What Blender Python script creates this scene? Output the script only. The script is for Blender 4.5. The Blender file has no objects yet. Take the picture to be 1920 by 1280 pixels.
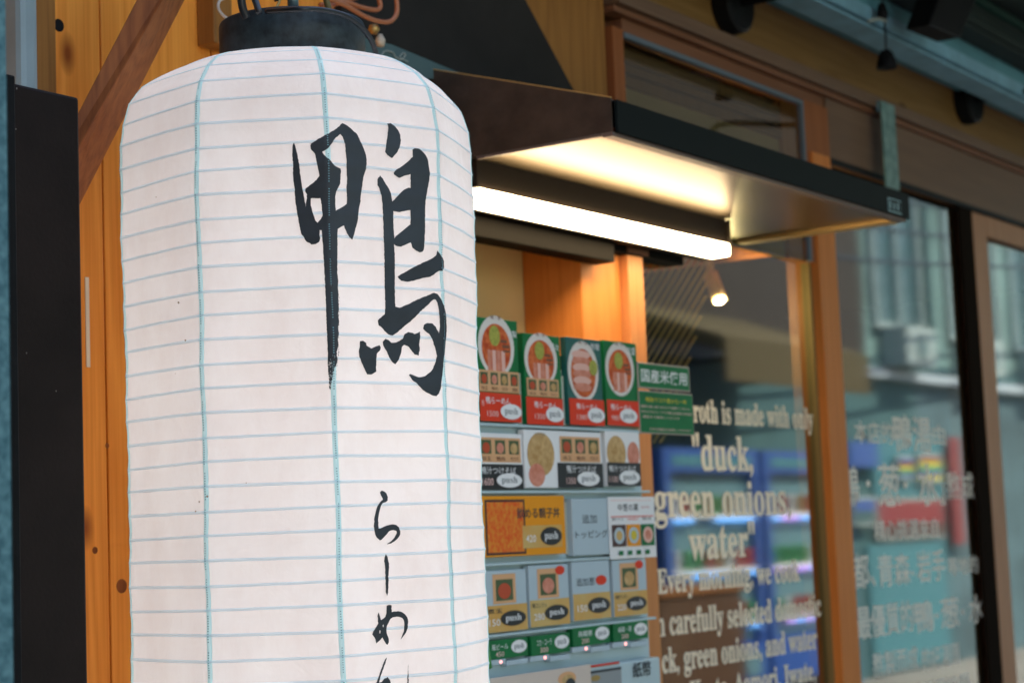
import bpy, bmesh, math, random
from mathutils import Vector, Matrix, geometry
from mathutils.bvhtree import BVHTree
random.seed(7)
S = bpy.context.scene
COL = S.collection
rad = math.radians

# ------------------------------------------------------------------ camera
YAW, PITCH, ROLL, FPX = 0.6031206, 0.1063602, -0.0404544, 3500.0
EYE = Vector((0, 0, 1.5))
fw = Vector((math.cos(YAW)*math.cos(PITCH), math.sin(YAW)*math.cos(PITCH), math.sin(PITCH)))
r0 = Vector((math.sin(YAW), -math.cos(YAW), 0)); u0 = r0.cross(fw)
rt = math.cos(ROLL)*r0 + math.sin(ROLL)*u0
up = -math.sin(ROLL)*r0 + math.cos(ROLL)*u0
cd = bpy.data.cameras.new('camera'); cam = bpy.data.objects.new('camera', cd); COL.objects.link(cam)
m = Matrix((rt, up, -fw)).transposed().to_4x4(); m.translation = EYE
cam.matrix_world = m
cd.sensor_width = 36; cd.lens = FPX/1920*36
cd.clip_start = 0.05; cd.clip_end = 500
cd.dof.use_dof = True; cd.dof.focus_distance = 1.84; cd.dof.aperture_fstop = 7.5
S.camera = cam

# ------------------------------------------------------------------ world, sun, exposure
W = bpy.data.worlds.new("World"); S.world = W; W.use_nodes = True
nt = W.node_tree; bg = nt.nodes['Background']
sky = nt.nodes.new('ShaderNodeTexSky'); sky.sky_type = 'NISHITA'; sky.sun_disc = False
SUN_EL, SUN_AZ = rad(52), rad(20)            # azimuth from +Y towards +X
sky.sun_elevation = SUN_EL; sky.sun_rotation = SUN_AZ
nt.links.new(sky.outputs[0], bg.inputs[0]); bg.inputs[1].default_value = 0.15
sl = bpy.data.lights.new('sun', 'SUN'); sl.energy = 4.5; sl.angle = rad(0.5); sl.color = (1, .93, .82)
so = bpy.data.objects.new('sun', sl); COL.objects.link(so)
sd = Vector((math.sin(SUN_AZ)*math.cos(SUN_EL), math.cos(SUN_AZ)*math.cos(SUN_EL), math.sin(SUN_EL)))
so.rotation_euler = sd.to_track_quat('Z', 'Y').to_euler()
S.view_settings.view_transform = 'Standard'; S.view_settings.look = 'None'
S.view_settings.gamma = 1; S.view_settings.exposure = 1.65; S.view_settings.use_white_balance = True; S.view_settings.white_balance_temperature = 7200; S.view_settings.use_curve_mapping = False
S.render.engine = 'CYCLES'
S.cycles.use_denoising = True
S.cycles.max_bounces = 8; S.cycles.transparent_max_bounces = 16
S.cycles.caustics_reflective = False; S.cycles.caustics_refractive = False
S.cycles.sample_clamp_indirect = 4

# ------------------------------------------------------------------ real positions from measured directions
def ray(px, py):
    d = fw*FPX + rt*(px-960) - up*(py-640); return d.normalized()
def PY(px, py, Y): d = ray(px, py); return EYE + d*(Y/d.y)
def PX(px, py, X): d = ray(px, py); return EYE + d*(X/d.x)
def PZ(px, py, z): d = ray(px, py); return EYE + d*((z-1.5)/d.z)
def ext(xl, xr, yt, yb, Y):
    """extent on a plane parallel to the shopfront: X0, X1, Z0, Z1"""
    xm, ym = (xl+xr)/2, (yt+yb)/2
    return PY(xl, ym, Y).x, PY(xr, ym, Y).x, PY(xm, yb, Y).z, PY(xm, yt, Y).z

# ------------------------------------------------------------------ materials
def mat(name, col, rough=.6, metal=0, bump=0, bscale=60, var=0, vscale=8, stretch=(1,1,1), spec=.5, emit=None, es=0, col2=None):
    m = bpy.data.materials.new(name); m.use_nodes = True
    n = m.node_tree.nodes; l = m.node_tree.links; b = n['Principled BSDF']
    c = (*col, 1) if len(col) == 3 else col
    b.inputs['Base Color'].default_value = c
    b.inputs['Roughness'].default_value = rough; b.inputs['Metallic'].default_value = metal
    b.inputs['Specular IOR Level'].default_value = spec
    if emit: b.inputs['Emission Color'].default_value = (*emit, 1); b.inputs['Emission Strength'].default_value = es
    if var or bump or col2:
        tc = n.new('ShaderNodeTexCoord'); mp = n.new('ShaderNodeMapping'); mp.inputs['Scale'].default_value = stretch
        l.new(tc.outputs['Object'], mp.inputs[0])
    if var or col2:
        t = n.new('ShaderNodeTexNoise'); t.inputs['Scale'].default_value = vscale; t.inputs['Detail'].default_value = 6
        t.inputs['Roughness'].default_value = .6
        l.new(mp.outputs[0], t.inputs['Vector'])
        r = n.new('ShaderNodeValToRGB'); l.new(t.outputs[0], r.inputs[0])
        r.color_ramp.elements[0].position = .35; r.color_ramp.elements[1].position = .65
        a = col2 if col2 else tuple(x*(1-var) for x in col)
        r.color_ramp.elements[0].color = (*a, 1)
        r.color_ramp.elements[1].color = (*(col if col2 else tuple(min(1, x*(1+var)) for x in col)), 1)
        l.new(r.outputs[0], b.inputs['Base Color'])
    if bump:
        t2 = n.new('ShaderNodeTexNoise'); t2.inputs['Scale'].default_value = bscale; t2.inputs['Detail'].default_value = 4
        l.new(mp.outputs[0], t2.inputs['Vector'])
        bp = n.new('ShaderNodeBump'); bp.inputs['Strength'].default_value = bump; bp.inputs['Distance'].default_value = .002
        l.new(t2.outputs[0], bp.inputs['Height']); l.new(bp.outputs[0], b.inputs['Normal'])
    return m
def wood(name, c1, c2, axis=2, rough=.5, ring=14, knots=0):
    m = bpy.data.materials.new(name); m.use_nodes = True
    n = m.node_tree.nodes; l = m.node_tree.links; b = n['Principled BSDF']; b.inputs['Roughness'].default_value = rough
    b.inputs['Specular IOR Level'].default_value = .2
    tc = n.new('ShaderNodeTexCoord')
    oi = n.new('ShaderNodeObjectInfo'); ad = n.new('ShaderNodeVectorMath'); ad.operation = 'ADD'
    sc = n.new('ShaderNodeVectorMath'); sc.operation = 'SCALE'; sc.inputs['Scale'].default_value = 3
    cmb = n.new('ShaderNodeCombineXYZ')
    for i in range(3): l.new(oi.outputs['Random'], cmb.inputs[i])
    l.new(cmb.outputs[0], sc.inputs[0]); l.new(tc.outputs['Object'], ad.inputs[0]); l.new(sc.outputs[0], ad.inputs[1])
    mp = n.new('ShaderNodeMapping'); s = [10., 10., 10.]; s[axis] = .7; mp.inputs['Scale'].default_value = s
    l.new(ad.outputs[0], mp.inputs[0])
    w = n.new('ShaderNodeTexNoise'); w.inputs['Scale'].default_value = 1.1; w.inputs['Detail'].default_value = 2
    l.new(mp.outputs[0], w.inputs['Vector'])
    mul = n.new('ShaderNodeMath'); mul.operation = 'MULTIPLY'; mul.inputs[1].default_value = ring
    l.new(w.outputs[0], mul.inputs[0])
    fr = n.new('ShaderNodeMath'); fr.operation = 'PINGPONG'; fr.inputs[1].default_value = .5; l.new(mul.outputs[0], fr.inputs[0])
    mp2 = n.new('ShaderNodeMapping'); s2 = [260., 260., 260.]; s2[axis] = 5; mp2.inputs['Scale'].default_value = s2
    l.new(ad.outputs[0], mp2.inputs[0])
    f = n.new('ShaderNodeTexNoise'); f.inputs['Scale'].default_value = 1; f.inputs['Detail'].default_value = 3
    l.new(mp2.outputs[0], f.inputs['Vector'])
    a = n.new('ShaderNodeMath'); a.operation = 'MULTIPLY_ADD'; a.inputs[1].default_value = .75
    l.new(fr.outputs[0], a.inputs[0]); l.new(f.outputs[0], a.inputs[2])
    r = n.new('ShaderNodeValToRGB'); r.color_ramp.elements[0].position = .3; r.color_ramp.elements[1].position = .95
    r.color_ramp.elements[0].color = (*c2, 1); r.color_ramp.elements[1].color = (*c1, 1)
    l.new(a.outputs[0], r.inputs[0])
    out = r.outputs[0]
    if knots:
        mp3 = n.new('ShaderNodeMapping'); s3 = [9., 9., 9.]; s3[axis] = 4.5; mp3.inputs['Scale'].default_value = s3
        l.new(ad.outputs[0], mp3.inputs[0])
        v = n.new('ShaderNodeTexVoronoi'); v.inputs['Scale'].default_value = 1; l.new(mp3.outputs[0], v.inputs['Vector'])
        kr = n.new('ShaderNodeValToRGB'); kr.color_ramp.elements[0].position = .04; kr.color_ramp.elements[1].position = .13
        kr.color_ramp.elements[0].color = (1, 1, 1, 1); kr.color_ramp.elements[1].color = (0, 0, 0, 1)
        l.new(v.outputs['Distance'], kr.inputs[0])
        mx = n.new('ShaderNodeMix'); mx.data_type = 'RGBA'; l.new(kr.outputs[0], mx.inputs[0]); l.new(out, mx.inputs[6])
        mx.inputs[7].default_value = (c2[0]*.35, c2[1]*.25, c2[2]*.25, 1); out = mx.outputs[2]
    l.new(out, b.inputs['Base Color'])
    bp = n.new('ShaderNodeBump'); bp.inputs['Strength'].default_value = .25; bp.inputs['Distance'].default_value = .001
    l.new(f.outputs[0], bp.inputs['Height']); l.new(bp.outputs[0], b.inputs['Normal'])
    return m
M = {}
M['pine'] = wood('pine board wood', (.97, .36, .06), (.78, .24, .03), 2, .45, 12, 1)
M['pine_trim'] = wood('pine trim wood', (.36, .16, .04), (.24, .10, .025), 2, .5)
M['brace'] = wood('brace wood', (.34, .105, .03), (.2, .055, .015), 2, .5, 20)
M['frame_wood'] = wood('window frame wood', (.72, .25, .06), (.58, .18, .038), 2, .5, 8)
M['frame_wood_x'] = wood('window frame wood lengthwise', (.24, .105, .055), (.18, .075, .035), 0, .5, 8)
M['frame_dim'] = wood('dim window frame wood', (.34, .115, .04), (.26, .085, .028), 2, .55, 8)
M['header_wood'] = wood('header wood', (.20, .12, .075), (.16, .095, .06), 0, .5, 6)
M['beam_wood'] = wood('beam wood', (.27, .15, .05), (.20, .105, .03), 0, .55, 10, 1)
M['stile_wood'] = wood('inner stile wood', (.28, .11, .03), (.2, .075, .02), 2, .5, 8)
M['stile_dark'] = wood('dark stile wood', (.12, .06, .03), (.08, .04, .02), 2, .5, 8)
M['pale_stile'] = wood('pale stile wood', (.5, .26, .14), (.42, .2, .1), 2, .5, 8)
M['black_panel'] = mat('black painted metal', (.015, .0095, .008), .5, spec=.14, var=.4, vscale=4, bump=.15, bscale=200)
M['black'] = mat('black plastic', (.009, .010, .011), .5, spec=.1, var=.2, vscale=20)
M['cap'] = mat('lantern cap plastic', (.026, .040, .047), .48, spec=.3, var=.5, vscale=60, bump=.1, bscale=300)
M['hood'] = mat('dark bronze hood metal', (.05, .034, .024), .5, var=.3, vscale=25, bump=.2, bscale=150)
M['hood_front'] = mat('dark green hood trim', (.006, .010, .0095), .6, spec=.1)
M['edge'] = mat('brass coloured edge', (.75, .48, .16), .45, metal=.2)
M['steel'] = mat('brushed steel underside', (.225, .172, .105), .36, metal=1, bump=.05, bscale=20)
M['grey_rail'] = mat('blue grey aluminium', (.22, .46, .58), .45, var=.15, vscale=12)
M['teal_rail'] = mat('teal painted aluminium', (.10, .30, .36), .5, var=.15, vscale=6)
M['pipe'] = mat('pale grey downpipe plastic', (.30, .40, .42), .5, var=.15, vscale=5)
M['granite'] = mat('teal granite', (.12, .28, .31), .5, col2=(.03, .12, .15), vscale=140)
M['cream'] = mat('cream plaster', (.72, .52, .22), .8, var=.05, vscale=3)
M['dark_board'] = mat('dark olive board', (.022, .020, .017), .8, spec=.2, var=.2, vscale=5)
M['bar'] = mat('dark metal bar', (.005, .0042, .003), .7, spec=.05)
M['teal_board'] = mat('teal painted board', (.07, .13, .13), .7)
M['squiggle'] = mat('pale chalk paint', (.35, .4, .36), .8)
M['machine'] = mat('pale grey blue machine metal', (.50, .64, .65), .4, spec=.3, var=.04, vscale=4)
M['machine_slot'] = mat('pale slot plastic', (.8, .82, .68), .4)
M['white'] = mat('white print', (.9, .9, .87), .5, spec=.2)
M['card_blue'] = mat('pale blue card', (.48, .60, .64), .4)
M['green'] = mat('green card', (.004, .17, .05), .35, spec=.2, var=.12, vscale=20)
M['green_blue'] = mat('blue green card', (.008, .12, .10), .35)
M['red'] = mat('red card', (.82, .055, .02), .4, spec=.2)
M['orange'] = mat('orange card', (.92, .34, .015), .4, spec=.2)
M['gold'] = mat('gold price plate', (.68, .47, .16), .4, col2=(.72, .36, .07), vscale=14)
M['card_black'] = mat('black card', (.02, .02, .022), .35)
M['ink'] = mat('dark print', (.03, .04, .045), .6)
M['grey_ink'] = mat('grey print', (.2, .22, .22), .6)
M['yellow'] = mat('yellow print', (.7, .55, .04), .5)
M['pinkish'] = mat('pale pink print', (.95, .62, .55), .5)
M['bowl'] = mat('bowl print', (.80, .74, .66), .5)
M['broth'] = mat('ramen broth print', (.80, .20, .06), .5, spec=.2, col2=(.52, .06, .015), vscale=110)
M['noodle'] = mat('noodle print', (.70, .46, .2), .5, col2=(.5, .27, .08), vscale=130)
M['meat'] = mat('pink meat print', (.8, .32, .22), .5, col2=(.66, .2, .11), vscale=100)
M['meat_pale'] = mat('pale meat print', (.88, .5, .4), .5)
M['onion'] = mat('green onion print', (.5, .48, .08), .5, col2=(.3, .32, .05), vscale=200)
M['stick'] = mat('brown stick print', (.2, .07, .03), .5)
M['woodbox'] = mat('wooden box print', (.78, .42, .2), .5)
M['egg'] = mat('egg print', (.55, .07, .02), .4)
M['dark_food'] = mat('dark box inside print', (.07, .11, .04), .5)
M['rice'] = mat('rice bowl print', (.85, .10, .015), .5, spec=.2, col2=(.85, .30, .04), vscale=150)
M['lacquer'] = mat('dark lacquer print', (.07, .02, .015), .4)
M['beige'] = mat('beige print', (.72, .6, .5), .5)
M['lens_grey'] = mat('grey gradient print', (.3, .33, .33), .5)
M['letter'] = mat('cream vinyl lettering', (.97, .86, .66), .6)
M['letter_pale'] = mat('pale vinyl lettering', (.95, .9, .78), .6)
M['paper_strip'] = mat('cream paper strip', (.8, .68, .5), .7)
M['calligraphy'] = mat('black brush ink', (.036, .047, .054), .6, var=.2, vscale=14)
M['wire'] = mat('pale blue wire', (.42, .58, .68), .5)
M['seam'] = mat('pale cyan seam tape', (.50, .76, .78), .6)
M['stitch'] = mat('dark stitches', (.20, .42, .46), .7)
M['speck'] = mat('brown specks', (.42, .30, .22), .8)
M['copper'] = mat('copper coloured cable', (.45, .16, .07), .4)
M['cable'] = mat('black cable', (.02, .025, .03), .3)
M['brass'] = mat('brass hook', (.5, .33, .12), .35, metal=.8)
M['asphalt'] = mat('asphalt', (.08, .078, .075), .9, var=.2, vscale=30, bump=.4)
M['paving'] = mat('paving', (.42, .39, .34), .85, var=.1, vscale=10)
M['wall_grey'] = mat('grey render', (.04, .033, .028), .85, var=.1, vscale=2)
M['wall_pale'] = mat('pale aqua render', (.15, .26, .25), .8, var=.4, vscale=.9)
M['wall_teal'] = mat('teal render', (.05, .13, .14), .8, var=.1, vscale=2)
M['win_dark'] = mat('dark far window glass', (.04, .10, .11), .15)
M['win_frame'] = mat('white far window frame', (.34, .42, .41), .5)
M['vend_blue'] = mat('blue vending paint', (.01, .075, .34), .35)
M['vend_in'] = mat('vending display back', (.10, .22, .26), .5)
M['led'] = mat('lit blue price strip', (.1, .3, .8), .5, emit=(.12, .45, 1), es=1.6)
M['led_p'] = mat('lit purple price strip', (.5, .3, .8), .5, emit=(.55, .3, 1), es=1.2)
M['can_g'] = mat('green can', (.06, .35, .1), .3); M['can_r'] = mat('red can', (.55, .06, .04), .3)
M['can_w'] = mat('white can', (.7, .72, .7), .3); M['can_y'] = mat('brown can', (.4, .22, .06), .3)
M['vred'] = mat('red sign paint', (.26, .03, .035), .5)
M['aqua'] = mat('aqua board', (.05, .20, .24), .5)
M['canopy_beige'] = mat('beige canopy cloth', (.09, .07, .03), .8)
M['canopy_green'] = mat('green canopy cloth', (.04, .30, .17), .8)
M['canopy_dark'] = mat('dark green canopy cloth', (.004, .016, .013), .8)
M['room'] = mat('room wall', (.10, .07, .045), .8); M['room_floor'] = mat('room floor', (.06, .05, .045), .7)
M['reflection_slat'] = mat('ochre slat', (.62, .44, .16), .6)
M['table_wood'] = wood('table wood', (.11, .055, .03), (.07, .035, .02), 0)
M['grass_green'] = mat('green pen barrel', (.04, .3, .06), .3)
M['pink_led'] = mat('pink indicator', (.9, .4, .4), .5, emit=(1, .35, .35), es=.8)
M['tube'] = mat('lit diffuser', (1, .9, .7), .5, emit=(1, .80, .54), es=9)
M['spot_face'] = mat('lit spot lens', (1, .9, .7), .5, emit=(1, .86, .52), es=22)
M['spot_body'] = mat('brass coloured spot body', (.85, .55, .25), .45)

def glass(name, k, tint):
    m = bpy.data.materials.new(name); m.use_nodes = True; n = m.node_tree.nodes; l = m.node_tree.links
    n.remove(n['Principled BSDF']); o = n['Material Output']
    g = n.new('ShaderNodeBsdfGlossy'); g.inputs['Roughness'].default_value = .035; g.inputs['Color'].default_value = (.9, .97, 1, 1)
    t = n.new('ShaderNodeBsdfTransparent'); t.inputs['Color'].default_value = (*tint, 1)
    fr = n.new('ShaderNodeFresnel'); fr.inputs['IOR'].default_value = 1.5
    a = n.new('ShaderNodeMath'); a.operation = 'ADD'; a.inputs[1].default_value = k; l.new(fr.outputs[0], a.inputs[0])
    ge = n.new('ShaderNodeNewGeometry'); inv = n.new('ShaderNodeMath'); inv.operation = 'SUBTRACT'; inv.inputs[0].default_value = 1; l.new(ge.outputs['Backfacing'], inv.inputs[1])
    mu = n.new('ShaderNodeMath'); mu.operation = 'MULTIPLY'; l.new(a.outputs[0], mu.inputs[0]); l.new(inv.outputs[0], mu.inputs[1]); a = mu
    x = n.new('ShaderNodeMixShader'); l.new(a.outputs[0], x.inputs[0]); l.new(t.outputs[0], x.inputs[1]); l.new(g.outputs[0], x.inputs[2])
    l.new(x.outputs[0], o.inputs[0]); return m
M['glass'] = glass('shop window glass', .17, (.75, .82, .8))
M['glass_low'] = glass('transom glass', .02, (.8, .8, .7))
M['clear'] = glass('vending glass', .03, (.95, .97, .97))
def paper():
    m = bpy.data.materials.new('lantern cloth'); m.use_nodes = True; n = m.node_tree.nodes; l = m.node_tree.links
    n.remove(n['Principled BSDF']); o = n['Material Output']
    tc = n.new('ShaderNodeTexCoord')
    t = n.new('ShaderNodeTexNoise'); t.inputs['Scale'].default_value = 9; t.inputs['Detail'].default_value = 8; t.inputs['Roughness'].default_value = .7
    mp = n.new('ShaderNodeMapping'); mp.inputs['Scale'].default_value = (1.6, 1.6, .8); l.new(tc.outputs['Object'], mp.inputs[0]); l.new(mp.outputs[0], t.inputs['Vector'])
    r = n.new('ShaderNodeValToRGB'); l.new(t.outputs[0], r.inputs[0])
    r.color_ramp.elements[0].position = .3; r.color_ramp.elements[1].position = .6
    r.color_ramp.elements[0].color = (.80, .735, .715, 1); r.color_ramp.elements[1].color = (.87, .835, .825, 1)
    d = n.new('ShaderNodeBsdfDiffuse'); l.new(r.outputs[0], d.inputs[0])
    tr = n.new('ShaderNodeBsdfTranslucent'); l.new(r.outputs[0], tr.inputs[0])
    x = n.new('ShaderNodeMixShader'); x.inputs[0].default_value = .38
    f = n.new('ShaderNodeTexNoise'); f.inputs['Scale'].default_value = 1; f.inputs['Detail'].default_value = 4
    mp2 = n.new('ShaderNodeMapping'); mp2.inputs['Scale'].default_value = (120, 120, 14); l.new(tc.outputs['Object'], mp2.inputs[0]); l.new(mp2.outputs[0], f.inputs['Vector'])
    bp = n.new('ShaderNodeBump'); bp.inputs['Strength'].default_value = .35; bp.inputs['Distance'].default_value = .001
    l.new(f.outputs[0], bp.inputs['Height']); pass
    g3 = n.new('ShaderNodeTexNoise'); g3.inputs['Scale'].default_value = 26; g3.inputs['Detail'].default_value = 5; g3.inputs['Distortion'].default_value = 1.2
    l.new(tc.outputs['Object'], g3.inputs['Vector'])
    b3 = n.new('ShaderNodeBump'); b3.inputs['Strength'].default_value = .35; b3.inputs['Distance'].default_value = .006
    l.new(g3.outputs[0], b3.inputs['Height']); l.new(bp.outputs[0], b3.inputs['Normal'])
    l.new(b3.outputs[0], d.inputs['Normal'])
    l.new(d.outputs[0], x.inputs[1]); l.new(tr.outputs[0], x.inputs[2]); l.new(x.outputs[0], o.inputs[0]); return m
M['paper'] = paper()
def thin(name, col, tr):
    m = bpy.data.materials.new(name); m.use_nodes = True; n = m.node_tree.nodes; l = m.node_tree.links
    n.remove(n['Principled BSDF']); o = n['Material Output']
    d = n.new('ShaderNodeBsdfDiffuse'); d.inputs[0].default_value = (*col, 1); t = n.new('ShaderNodeBsdfTranslucent'); t.inputs[0].default_value = (*col, 1)
    x = n.new('ShaderNodeMixShader'); x.inputs[0].default_value = tr
    l.new(d.outputs[0], x.inputs[1]); l.new(t.outputs[0], x.inputs[2]); l.new(x.outputs[0], o.inputs[0]); return m
M['wire'] = thin('pale blue wire sleeve', (.80, .925, .99), .90)
M['seam'] = thin('pale cyan seam tape', (.66, .94, .98), .88)


# ------------------------------------------------------------------ mesh helpers (world coordinates)
class MB:
    def __init__(s): s.v = []; s.f = []
    def add(s, vs, fs):
        k = len(s.v); s.v += [Vector(v) for v in vs]; s.f += [tuple(i+k for i in f) for f in fs]; return s
    def box(s, x0, x1, y0, y1, z0, z1):
        return s.add([(x0,y0,z0),(x1,y0,z0),(x1,y1,z0),(x0,y1,z0),(x0,y0,z1),(x1,y0,z1),(x1,y1,z1),(x0,y1,z1)],
                     [(0,3,2,1),(4,5,6,7),(0,1,5,4),(1,2,6,5),(2,3,7,6),(3,0,4,7)])
    def quad(s, a, b, c, d): return s.add([a, b, c, d], [(0,1,2,3)])
    def prism(s, A, B):
        n = len(A)
        return s.add(list(A)+list(B), [tuple(reversed(range(n))), tuple(range(n, 2*n))]+[(i, (i+1)%n, n+(i+1)%n, n+i) for i in range(n)])
    def tube(s, pts, r, n=8, closed=False):
        pts = [Vector(p) for p in pts]; N = len(pts); rs = r if isinstance(r, (list, tuple)) else [r]*N
        vs = []; ref = None
        for i, p in enumerate(pts):
            a = pts[(i-1) % N] if (closed or i > 0) else p; b = pts[(i+1) % N] if (closed or i < N-1) else p
            t = (b-a).normalized()
            if ref is None: ref = t.orthogonal().normalized()
            ref = (ref - t*ref.dot(t)).normalized(); bb = t.cross(ref)
            for k in range(n):
                an = 2*math.pi*k/n; vs.append(p+(ref*math.cos(an)+bb*math.sin(an))*rs[i])
        fs = []
        for i in range(N if closed else N-1):
            j = (i+1) % N
            for k in range(n): fs.append((i*n+k, i*n+(k+1)%n, j*n+(k+1)%n, j*n+k))
        if not closed: fs += [tuple(reversed(range(n))), tuple((N-1)*n+k for k in range(n))]
        return s.add(vs, fs)
    def lathe(s, c, prof, n=32, axis='z', cap=True):
        vs = []
        for (r, h) in prof:
            for k in range(n):
                a = 2*math.pi*k/n; x, y = r*math.cos(a), r*math.sin(a)
                vs.append(Vector(c)+(Vector((x, y, h)) if axis == 'z' else Vector((x, h, y))))
        fs = []
        for i in range(len(prof)-1):
            for k in range(n): fs.append((i*n+k, i*n+(k+1)%n, (i+1)*n+(k+1)%n, (i+1)*n+k))
        if cap: fs += [tuple(reversed(range(n))), tuple((len(prof)-1)*n+k for k in range(n))]
        return s.add(vs, fs)
    def build(s, name, m, parent=None, smooth=False, bevel=0):
        me = bpy.data.meshes.new(name)
        off = root_loc(parent) if parent else Vector((0, 0, 0))
        me.from_pydata([v-off for v in s.v], [], s.f); me.update()
        if isinstance(m, str): m = M[m]
        me.materials.append(m)
        if smooth:
            for p in me.polygons: p.use_smooth = True
        o = bpy.data.objects.new(name, me); COL.objects.link(o)
        if parent: o.parent = parent
        if bevel:
            b = o.modifiers.new('bevel', 'BEVEL'); b.width = bevel; b.segments = 2; b.limit_method = 'ANGLE'
        return o
def root_loc(o):
    v = Vector((0, 0, 0))
    while o: v += o.location; o = o.parent
    return v
def tag(o, label=None, cat=None, group=None, kind=None):
    if label: o['label'] = label
    if cat: o['category'] = cat
    if group: o['group'] = group
    if kind: o['kind'] = kind
    return o
def thing(name, loc, label, cat, group=None):
    o = bpy.data.objects.new(name, None); o.empty_display_size = .05; COL.objects.link(o); o.location = loc
    return tag(o, label, cat, group)
def B(name, m, parent, x0, x1, y0, y1, z0, z1, bevel=0):
    return MB().box(x0, x1, y0, y1, z0, z1).build(name, m, parent, bevel=bevel)
def spline(pts, n=8):
    pts = [Vector(p) for p in pts]; P = [pts[0]]+pts+[pts[-1]]; out = []
    for i in range(1, len(P)-2):
        a, b, c, d = P[i-1:i+3]
        for k in range(n):
            t = k/n
            out.append(.5*((2*b)+(c-a)*t+(2*a-5*b+4*c-d)*t*t+(3*b-a-3*c+d)*t**3))
    out.append(pts[-1]); return out
DG = None
_tc = {}
def text_mesh(s, bold=0):
    k = (s, bold)
    if k in _tc: return _tc[k]
    c = bpy.data.curves.new('t', 'FONT'); c.body = s; c.resolution_u = 2; c.offset = bold
    o = bpy.data.objects.new('t', c); COL.objects.link(o); bpy.context.view_layer.update()
    me = bpy.data.meshes.new_from_object(o.evaluated_get(bpy.context.evaluated_depsgraph_get()))
    v = [tuple(p.co) for p in me.vertices]; f = [tuple(p.vertices) for p in me.polygons]
    bpy.data.objects.remove(o); bpy.data.curves.remove(c); bpy.data.meshes.remove(me)
    _tc[k] = (v, f); return _tc[k]
def text_fit(s, x0, x1, z0, z1, Y, m, parent, name='lettering', bold=0.0, shear=0):
    v, f = text_mesh(s, bold)
    if not v: return
    ax, bx = min(p[0] for p in v), max(p[0] for p in v); ay, by = min(p[1] for p in v), max(p[1] for p in v)
    sx, sz = (x1-x0)/(bx-ax), (z1-z0)/(by-ay)
    return MB().add([(x0+(p[0]-ax)*sx, Y, z0+(p[1]-ay)*sz) for p in v], f).build(name, m, parent)
def serif(s):
    o = ''
    for c in s:
        if 'a' <= c <= 'z': o += chr(0x1D41A+ord(c)-97)
        elif 'A' <= c <= 'Z': o += chr(0x1D400+ord(c)-65)
        else: o += c
    return o
def text_line(full, suffix, xl, xr, ytop, ybase, Y, m, parent, bold=.014, asc=.678):
    """full line of serif lettering whose suffix spans the measured extent"""
    X0, X1, Z0, Z1 = ext(xl, xr, ytop, ybase, Y)
    v, f = text_mesh(serif(full), bold); vs, _ = text_mesh(serif(suffix), bold)
    w = max(p[0] for p in vs)-min(p[0] for p in vs); sx = (X1-X0)/w; sz = (Z1-Z0)/asc
    mx = max(p[0] for p in v)
    return MB().add([(X1+(p[0]-mx)*sx, Y, Z0+p[1]*sz) for p in v], f).build('lettering', m, parent)

# ------------------------------------------------------------------ ground and setting
g = MB().box(-40, 60, -60, .55, -.3, 0).build('road', 'asphalt'); tag(g, kind='structure')
g = MB().box(-40, 60, .552, 30, -.3, .1).build('pavement', 'paving'); tag(g, kind='structure')
g = MB().box(-40, 60, -30, -2.2, .004, .12).build('far_pavement', M.setdefault('far_paving', mat('far paving', (.22, .21, .19), .85, var=.2, vscale=2))); tag(g, kind='structure')

YF, YG = 1.60, 1.62
# ------------------------------------------------------------------ left timber wall
tw = thing('timber_wall', (1.6, 1.6, .1), 'orange pine board wall with grooves behind the big white lantern', 'wall')
xs = [1.42, 1.497, 1.683, 1.85, 1.985]
for i in range(4):
    a, b = xs[i]+.0012, xs[i+1]-.0012
    B('plank', 'pine', tw, a, b, YF, YF+.02, .1, 2.62, .0015)
B('plank', 'pine', tw, 1.328, 1.372, YF+.004, YF+.02, .1, 2.62, .0015)
B('plank', 'pine', tw, 1.19, 1.3268, YF+.004, YF+.02, .1, 2.62, .0015)
B('edge_board', 'pine_trim', tw, 1.389, 1.4185, YF-.012, YF+.02, .1, 2.62, .002)
B('backing_board', 'dark_board', tw, .6, 2.06, YF+.021, YF+.04, .1, 2.62)
p = PY(110, 48, YF); MB().lathe((p.x, YF-.0005, p.z), [(.0001, -.0001), (.0075, -.0001), (.0075, .0004)], 16, 'y').build('bolt_hole', 'black', tw)
x0, x1, z0, z1 = ext(368, 396, -30, 92, YF)
B('wall_block', 'pine_trim', tw, x0, x1, YF-.03, YF-.001, z0, 2.62, .002)
x0, x1, z0, z1 = ext(396.5, 412, -30, 98, YF)
B('wall_block', 'pine_trim', tw, x0, x1, YF-.022, YF-.001, z0, 2.62, .002)
x0, x1, z0, z1 = ext(160, 167, 520, 688, YF)
MB().box(x0, x1, YF-.001, YF+.0005, z0, z1).build('paper_strip', 'paper_strip', tw)
for (kx, ky, rr) in ((201, 835, 3.2), (178, 1031, 4.5), (228, 1098, 9)):
    p = PY(kx, ky, YF); q = PY(kx+rr, ky, YF).x-p.x
    MB().lathe((p.x, YF-.0006, p.z), [(.0001, 0), (q*.7, 0), (q*1.1, .0003), (q*1.1, .0009)], 14, 'y').build('knot', M.setdefault('knot', wood('knot wood', (.32, .09, .02), (.16, .04, .01), 2)), tw)
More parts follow.
